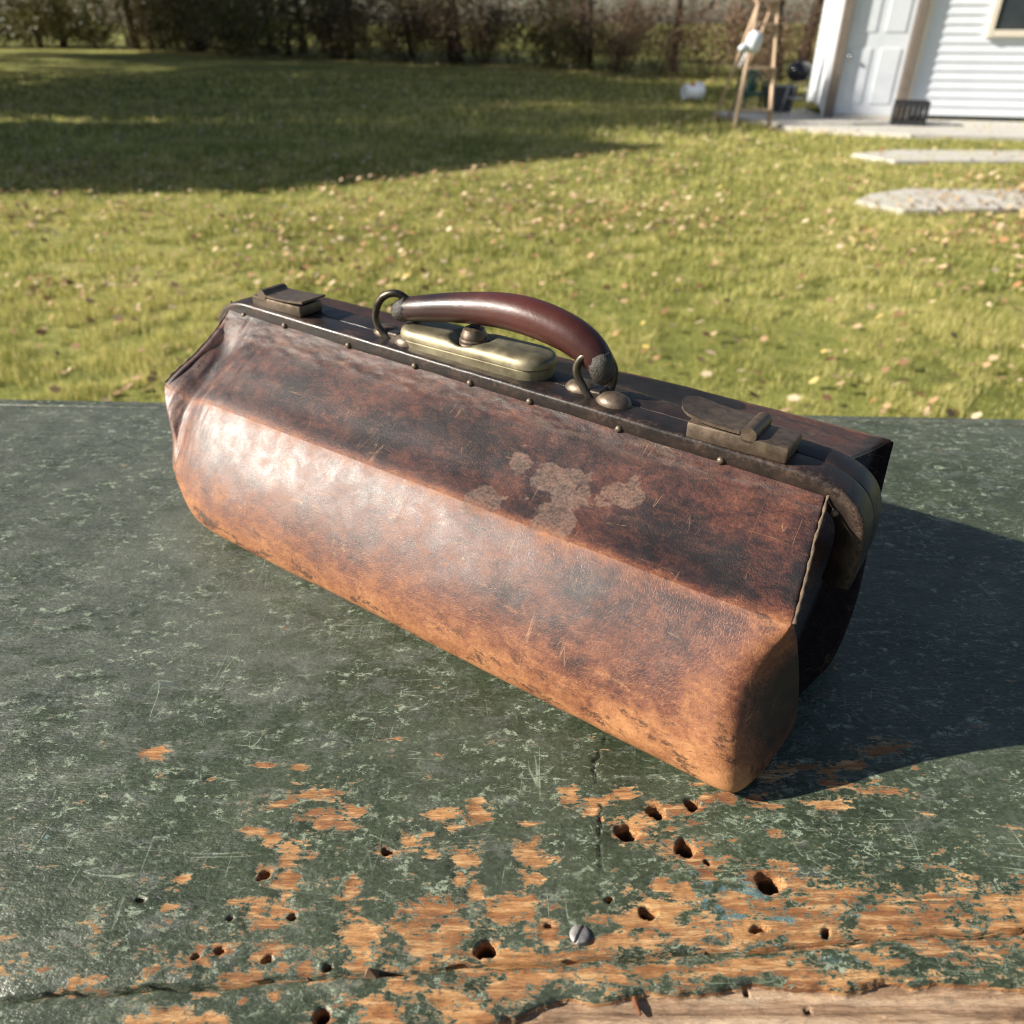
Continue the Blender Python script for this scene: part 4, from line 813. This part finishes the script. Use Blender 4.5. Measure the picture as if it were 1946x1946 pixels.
M_brassdk = simple('aged_brass', (.09,.07,.05), (.18,.145,.10), .5, .7, 180, .25, .0004, .12)
M_brass = simple('worn_brass', (.115,.098,.062), (.30,.265,.175), .52, .75, 60, .2, .0004, .12)
M_iron = simple('dark_iron', (.045,.038,.032), (.12,.10,.08), .38, .8, 200, .3, .0004, .1)
M_bronze = simple('brown_bronze', (.075,.058,.045), (.17,.125,.09), .45, .6, 160, .3, .0004, .12)
M_handle = None
# rivets along the front jaw
rv = MB(); rv.lathe([(.0072*HC, -.002*HC), (.0072*HC, .001*HC), (.006*HC, .0045*HC), (.0035*HC, .0062*HC), (.0001, .0066*HC)], 12, (0,0,0), Matrix.Rotation(R(90), 3, 'X')); rvm = rv.mesh('rivet', True, 50); rvm.materials.append(M_brassdk)
for s in (-1.60, -1.452, -1.243, -1.048, -.901, -.756, -.562, -.367, -.172):
    link('rivet', rvm, None, bag, L(s, 1.139, (ztop(s) if -1.58 < s < -.2 else (.364 if s > -.2 else .415))-.024))
# handle
def mat_handle():
    m = NT('polished_handle'); co = m.co('Object'); n = m.noise(22, 6, .65, co); f = m.noise(350, 3, .7, co)
    c = m.ramp(n, [(.35, (.009,.005,.005)), (.5, (.026,.009,.008)), (.72, (.070,.019,.013))])
    e = m.attr('crown'); c = m.mix(m.m_('MULTIPLY', e, .5), c, (.11,.024,.015))
    m.set(color=c, rough=m.step(n, .3, .7, .32, .50), spec=.42, coat=.06, coatr=.2, normal=m.bump(m.m_('ADD', f, m.noise(60, 5, .7, m.co('Object', (.3,1,1)))), .25, .0006)); return m.m
M_handle = mat_handle(); M_tip = simple('crumpled_leather', (.018,.015,.013), (.06,.05,.042), .55, 0, 220, .9, .0012, .12)
hp = [(-1.135,.474),(-1.10,.482),(-1.05,.492),(-1.0,.502),(-.94,.511),(-.88,.518),(-.82,.519),(-.77,.514),(-.72,.504),(-.685,.492),(-.66,.478),(-.642,.462),(-.632,.448)]
hr = [.020,.0265,.0285,.030,.032,.0345,.0365,.0368,.0355,.034,.031,.027,.020]
tt_ = np.linspace(0, len(hp)-1, 60); hs = np.interp(tt_, range(len(hp)), [p[0] for p in hp]); hz = np.interp(tt_, range(len(hp)), [p[1] for p in hp]); hrr = np.interp(tt_, range(len(hp)), hr)
for _ in range(4):
    for A in (hs, hz, hrr): A[1:-1] = .25*A[:-2]+.5*A[1:-1]+.25*A[2:]
hq = 1.20 + .012*np.sin(np.linspace(0, math.pi, 60))
mb = MB(); mb.tube([L(a, b, c) for a, b, c in zip(hs, hq, hz)], list(hrr*HC), 28); ho = mb.build('handle', M_handle, bag, True, 60)
fattr(ho.data, 'crown', np.array([max(0, 1-abs(v.co.x/HC-.9+.80)/.25) for v in ho.data.vertices]))
for (s, z, ds, dz, r) in ((-1.13, .473, -.022, -.012, .022), (-.636, .454, .010, -.024, .0235)):
    mb = MB(); mb.tube([L(s-ds*1.1, 1.20, z-dz*1.1), L(s-ds*.3, 1.20, z-dz*.3), L(s+ds*.5, 1.201, z+dz*.5), L(s+ds, 1.202, z+dz)], [r*.98*HC, r*1.08*HC, r*.98*HC, r*.5*HC], 18)
    o = mb.build('handle_tip', M_tip, ho, True); o.parent = ho
    for v in o.data.vertices: v.co += Vector((random.uniform(-1,1), random.uniform(-1,1), random.uniform(-1,1)))*.0009
# lugs and rings
RING = [[(-1.150,1.185,.408),(-1.182,1.178,.432),(-1.187,1.176,.462),(-1.170,1.180,.497),(-1.140,1.190,.512),(-1.118,1.205,.498),(-1.112,1.222,.462),(-1.122,1.215,.420)],
        [(-.640,1.182,.396),(-.662,1.178,.420),(-.677,1.176,.448),(-.672,1.180,.472),(-.652,1.188,.486),(-.630,1.205,.478),(-.622,1.222,.445),(-.626,1.212,.405)]]
for (s0, zt, hs_, hz_, tilt) in ((-1.145, ztop(-1.145), -1.128, .474, 32), (-.640, ztop(-.640), -.636, .452, 38)):
    lg = MB()
    for sg in (-1, 1):
        nA_, nB_ = 18, 6; v = []; f = []
        for i in range(nB_+1):
            ph = math.pi/2*i/nB_
            for k in range(nA_):
                a = 2*math.pi*k/nA_; v.append(L(s0+sg*.040+.036*math.cos(a)*math.cos(ph), 1.195-.010*sg+.027*math.sin(a)*math.cos(ph), zt-.002+.021*math.sin(ph)))
        f = [(i*nA_+k, i*nA_+(k+1) % nA_, (i+1)*nA_+(k+1) % nA_, (i+1)*nA_+k) for i in range(nB_) for k in range(nA_)]
        lg.add(v, f)
    lug = lg.build('handle_lug', M_bronze, bag, True)
    mb = MB(); mb.box(L(s0, 1.195, zt+.006), (.030*HC, .034*HC, .018*HC), None, .0012); mb.build('lug_bridge', M_iron, lug)
    mb = MB(); fr_ = RING[0] if s0 < -1 else RING[1]; pts = [L(*p) for p in fr_]
    sm_ = []
    for i in range(len(pts)):                      # closed Catmull-Rom loop
        p0, p1, p2, p3 = (pts[(i+k-1) % len(pts)] for k in range(4))
        for t in (0, .25, .5, .75): sm_.append(.5*((2*p1)+(p2-p0)*t+(2*p0-5*p1+4*p2-p3)*t*t+(3*p1-p0-3*p2+p3)*t**3))
    mb.tube(sm_ + [sm_[0]], .0080*HC, 10, cap=False); mb.build('ring', M_iron, bag, True)
# lock: stadium base, domed cap with a hollow round the push knob
def stadium(mb, s0, s1, q0, hw, z0, z1, inset=0., n=14, rim=.003):
    v = []; rings = [(0, z0), (0, z1-rim), (rim, z1)]
    pts = []
    for k in range(n+1): a = math.pi/2+math.pi*k/n; pts.append((s0+hw+hw*math.cos(a), hw*math.sin(a), 0))
    for k in range(n+1): a = -math.pi/2+math.pi*k/n; pts.append((s1-hw+hw*math.cos(a), hw*math.sin(a), 1))
    m = len(pts)
    for ins, z in rings:
        for (s, q, _) in pts:
            cx = min(max(s, s0+hw), s1-hw); ds, dq = s-cx, q; l = math.hypot(ds, dq) or 1; v.append(L(cx+ds*(1-ins/l), q0+dq*(1-ins/l), z))
    f = [(i*m+k, i*m+(k+1) % m, (i+1)*m+(k+1) % m, (i+1)*m+k) for i in range(2) for k in range(m)] + [tuple(range(2*m, 3*m))]
    mb.add(v, f)
lk = MB(); stadium(lk, -1.128, -.756, 1.213, .050, .396, .4265); lock = lk.build('lock', M_brass, bag, True, 35)
ns, nq = 90, 22; V = []; s0, s1, hw, kz, ks, kq = -1.134, -.752, .0525, .4275, -.948, 1.216
for i in range(ns+1):
    s = s0+(s1-s0)*(.5-.5*math.cos(math.pi*i/ns)); e = max(0, max(s0+hw-s, s-(s1-hw)))/hw; ws = math.sqrt(max(.0004, 1-e*e))
    for j in range(nq+1):
        a = -math.pi/2+math.pi*j/nq; u = math.sin(a); q = hw*ws*u
        dome = .024*ws**.6*(max(0, 1-abs(u)**5))**.5
        dk = math.hypot(s-ks, q*1.05); dip = 1-.80*float(sstep(.052, .036, np.array([dk]))[0]); V.append(L(s, 1.214+q, kz+dome*dip))
V = [tuple(p) for p in V]; F = [(i*(nq+1)+j, (i+1)*(nq+1)+j, (i+1)*(nq+1)+j+1, i*(nq+1)+j+1) for i in range(ns) for j in range(nq)]
link('lock_cap', npmesh('lock_cap', V, F, True), M_brass, lock)
mb = MB(); h = HC
mb.lathe([(.034*h,0),(.034*h,.006*h),(.031*h,.009*h),(.031*h,.014*h),(.028*h,.017*h),(.028*h,.023*h),(.025*h,.028*h),(.022*h,.036*h),(.014*h,.040*h),(.012*h,.037*h),(.0001,.036*h)], 28, L(ks, kq, .430)); mb.build('lock_knob', M_bronze, lock, True, 40)
mb = MB(); mb.box(L(ks, kq, .4685), (.012*h, .004*h, .004*h), Matrix.Rotation(R(30), 3, 'Z')); mb.build('keyhole', M_dark, lock)
# clasps
def clasp(s0, s1, q0, wq, zb, hinge_s, lev_s, rounded, mat, hgt=.030):
    mb = MB(); mb.box(L((s0+s1)/2, q0, zb+hgt/2), ((s1-s0)*HC, wq*HC, hgt*HC), None, .0016); c = mb.build('clasp', mat, bag, True, 35)
    a, b = lev_s; n = 14; V = []; out = []
    for k in range(n+1):
        t = k/n; s = a+(b-a)*t; d = (1-t) if rounded else 1; wd = wq*.52*(math.sqrt(max(0.02, 1-(1-min(1, t/.28))**2)) if rounded else 1)
        zz = zb+hgt+.003+ (.016*(1-t)**3 if rounded else .010*max(0, t-.2)**2); out.append((s, wd, zz))
    mb = MB(); v = []; f = []
    for (s, wd, zz) in out: v += [L(s, q0-wd, zz), L(s, q0+wd, zz), L(s, q0-wd, zz+.005), L(s, q0+wd, zz+.005)]
    for k in range(n):
        i = 4*k; f += [(i, i+4, i+5, i+1), (i+2, i+3, i+7, i+6), (i, i+2, i+6, i+4), (i+1, i+5, i+7, i+3)]
    f += [(0,1,3,2), (4*n, 4*n+2, 4*n+3, 4*n+1)]; mb.add(v, f); mb.build('lever', mat, c, True, 35)
    mb = MB(); mb.tube([L(hinge_s, q0-wq*.5, zb+hgt+.004), L(hinge_s, q0+wq*.5, zb+hgt+.004)], .014*HC, 16); mb.build('hinge', mat, c, True, 40)
    return c
clasp(-.437, -.262, 1.178, .074, ztop(-.35)-.001, -.330, (-.462, -.344), True, M_bronze)
clasp(-1.575, -1.405, 1.185, .070, ztop(-1.49)-.001, -1.535, (-1.52, -1.392), False, M_bronze, .026)
# stitched seams
M_thread = simple('waxed_thread', (.05,.036,.026), (.16,.11,.07), .9, 0, 300, .3, .0004)
for si, sp in enumerate(seams):
    pts = sp[8:]; pts = [p + Vector(((.004 if si == 0 else -.004)*HC, 0, .002*HC)) for p in pts]
    d = [0]
    for a, b in zip(pts, pts[1:]): d.append(d[-1]+(b-a).length)
    n = int(d[-1]/.0042); mb = MB(); cur = []
    for k in range(n+1):
        t = d[-1]*k/n; i = max(j for j in range(len(d)) if d[j] <= t+1e-9); i = min(i, len(d)-2); f = (t-d[i])/(d[i+1]-d[i]); p = pts[i].lerp(pts[i+1], f); cur.append(p + Vector((random.uniform(-.0003,.0003), random.uniform(-.0004,.0004), random.uniform(-.0002,.0003))))
    mb.tube(cur, [.0006 if k % 2 else .0011 for k in range(n+1)], 6); mb.build('stitching', M_thread, bag, True)
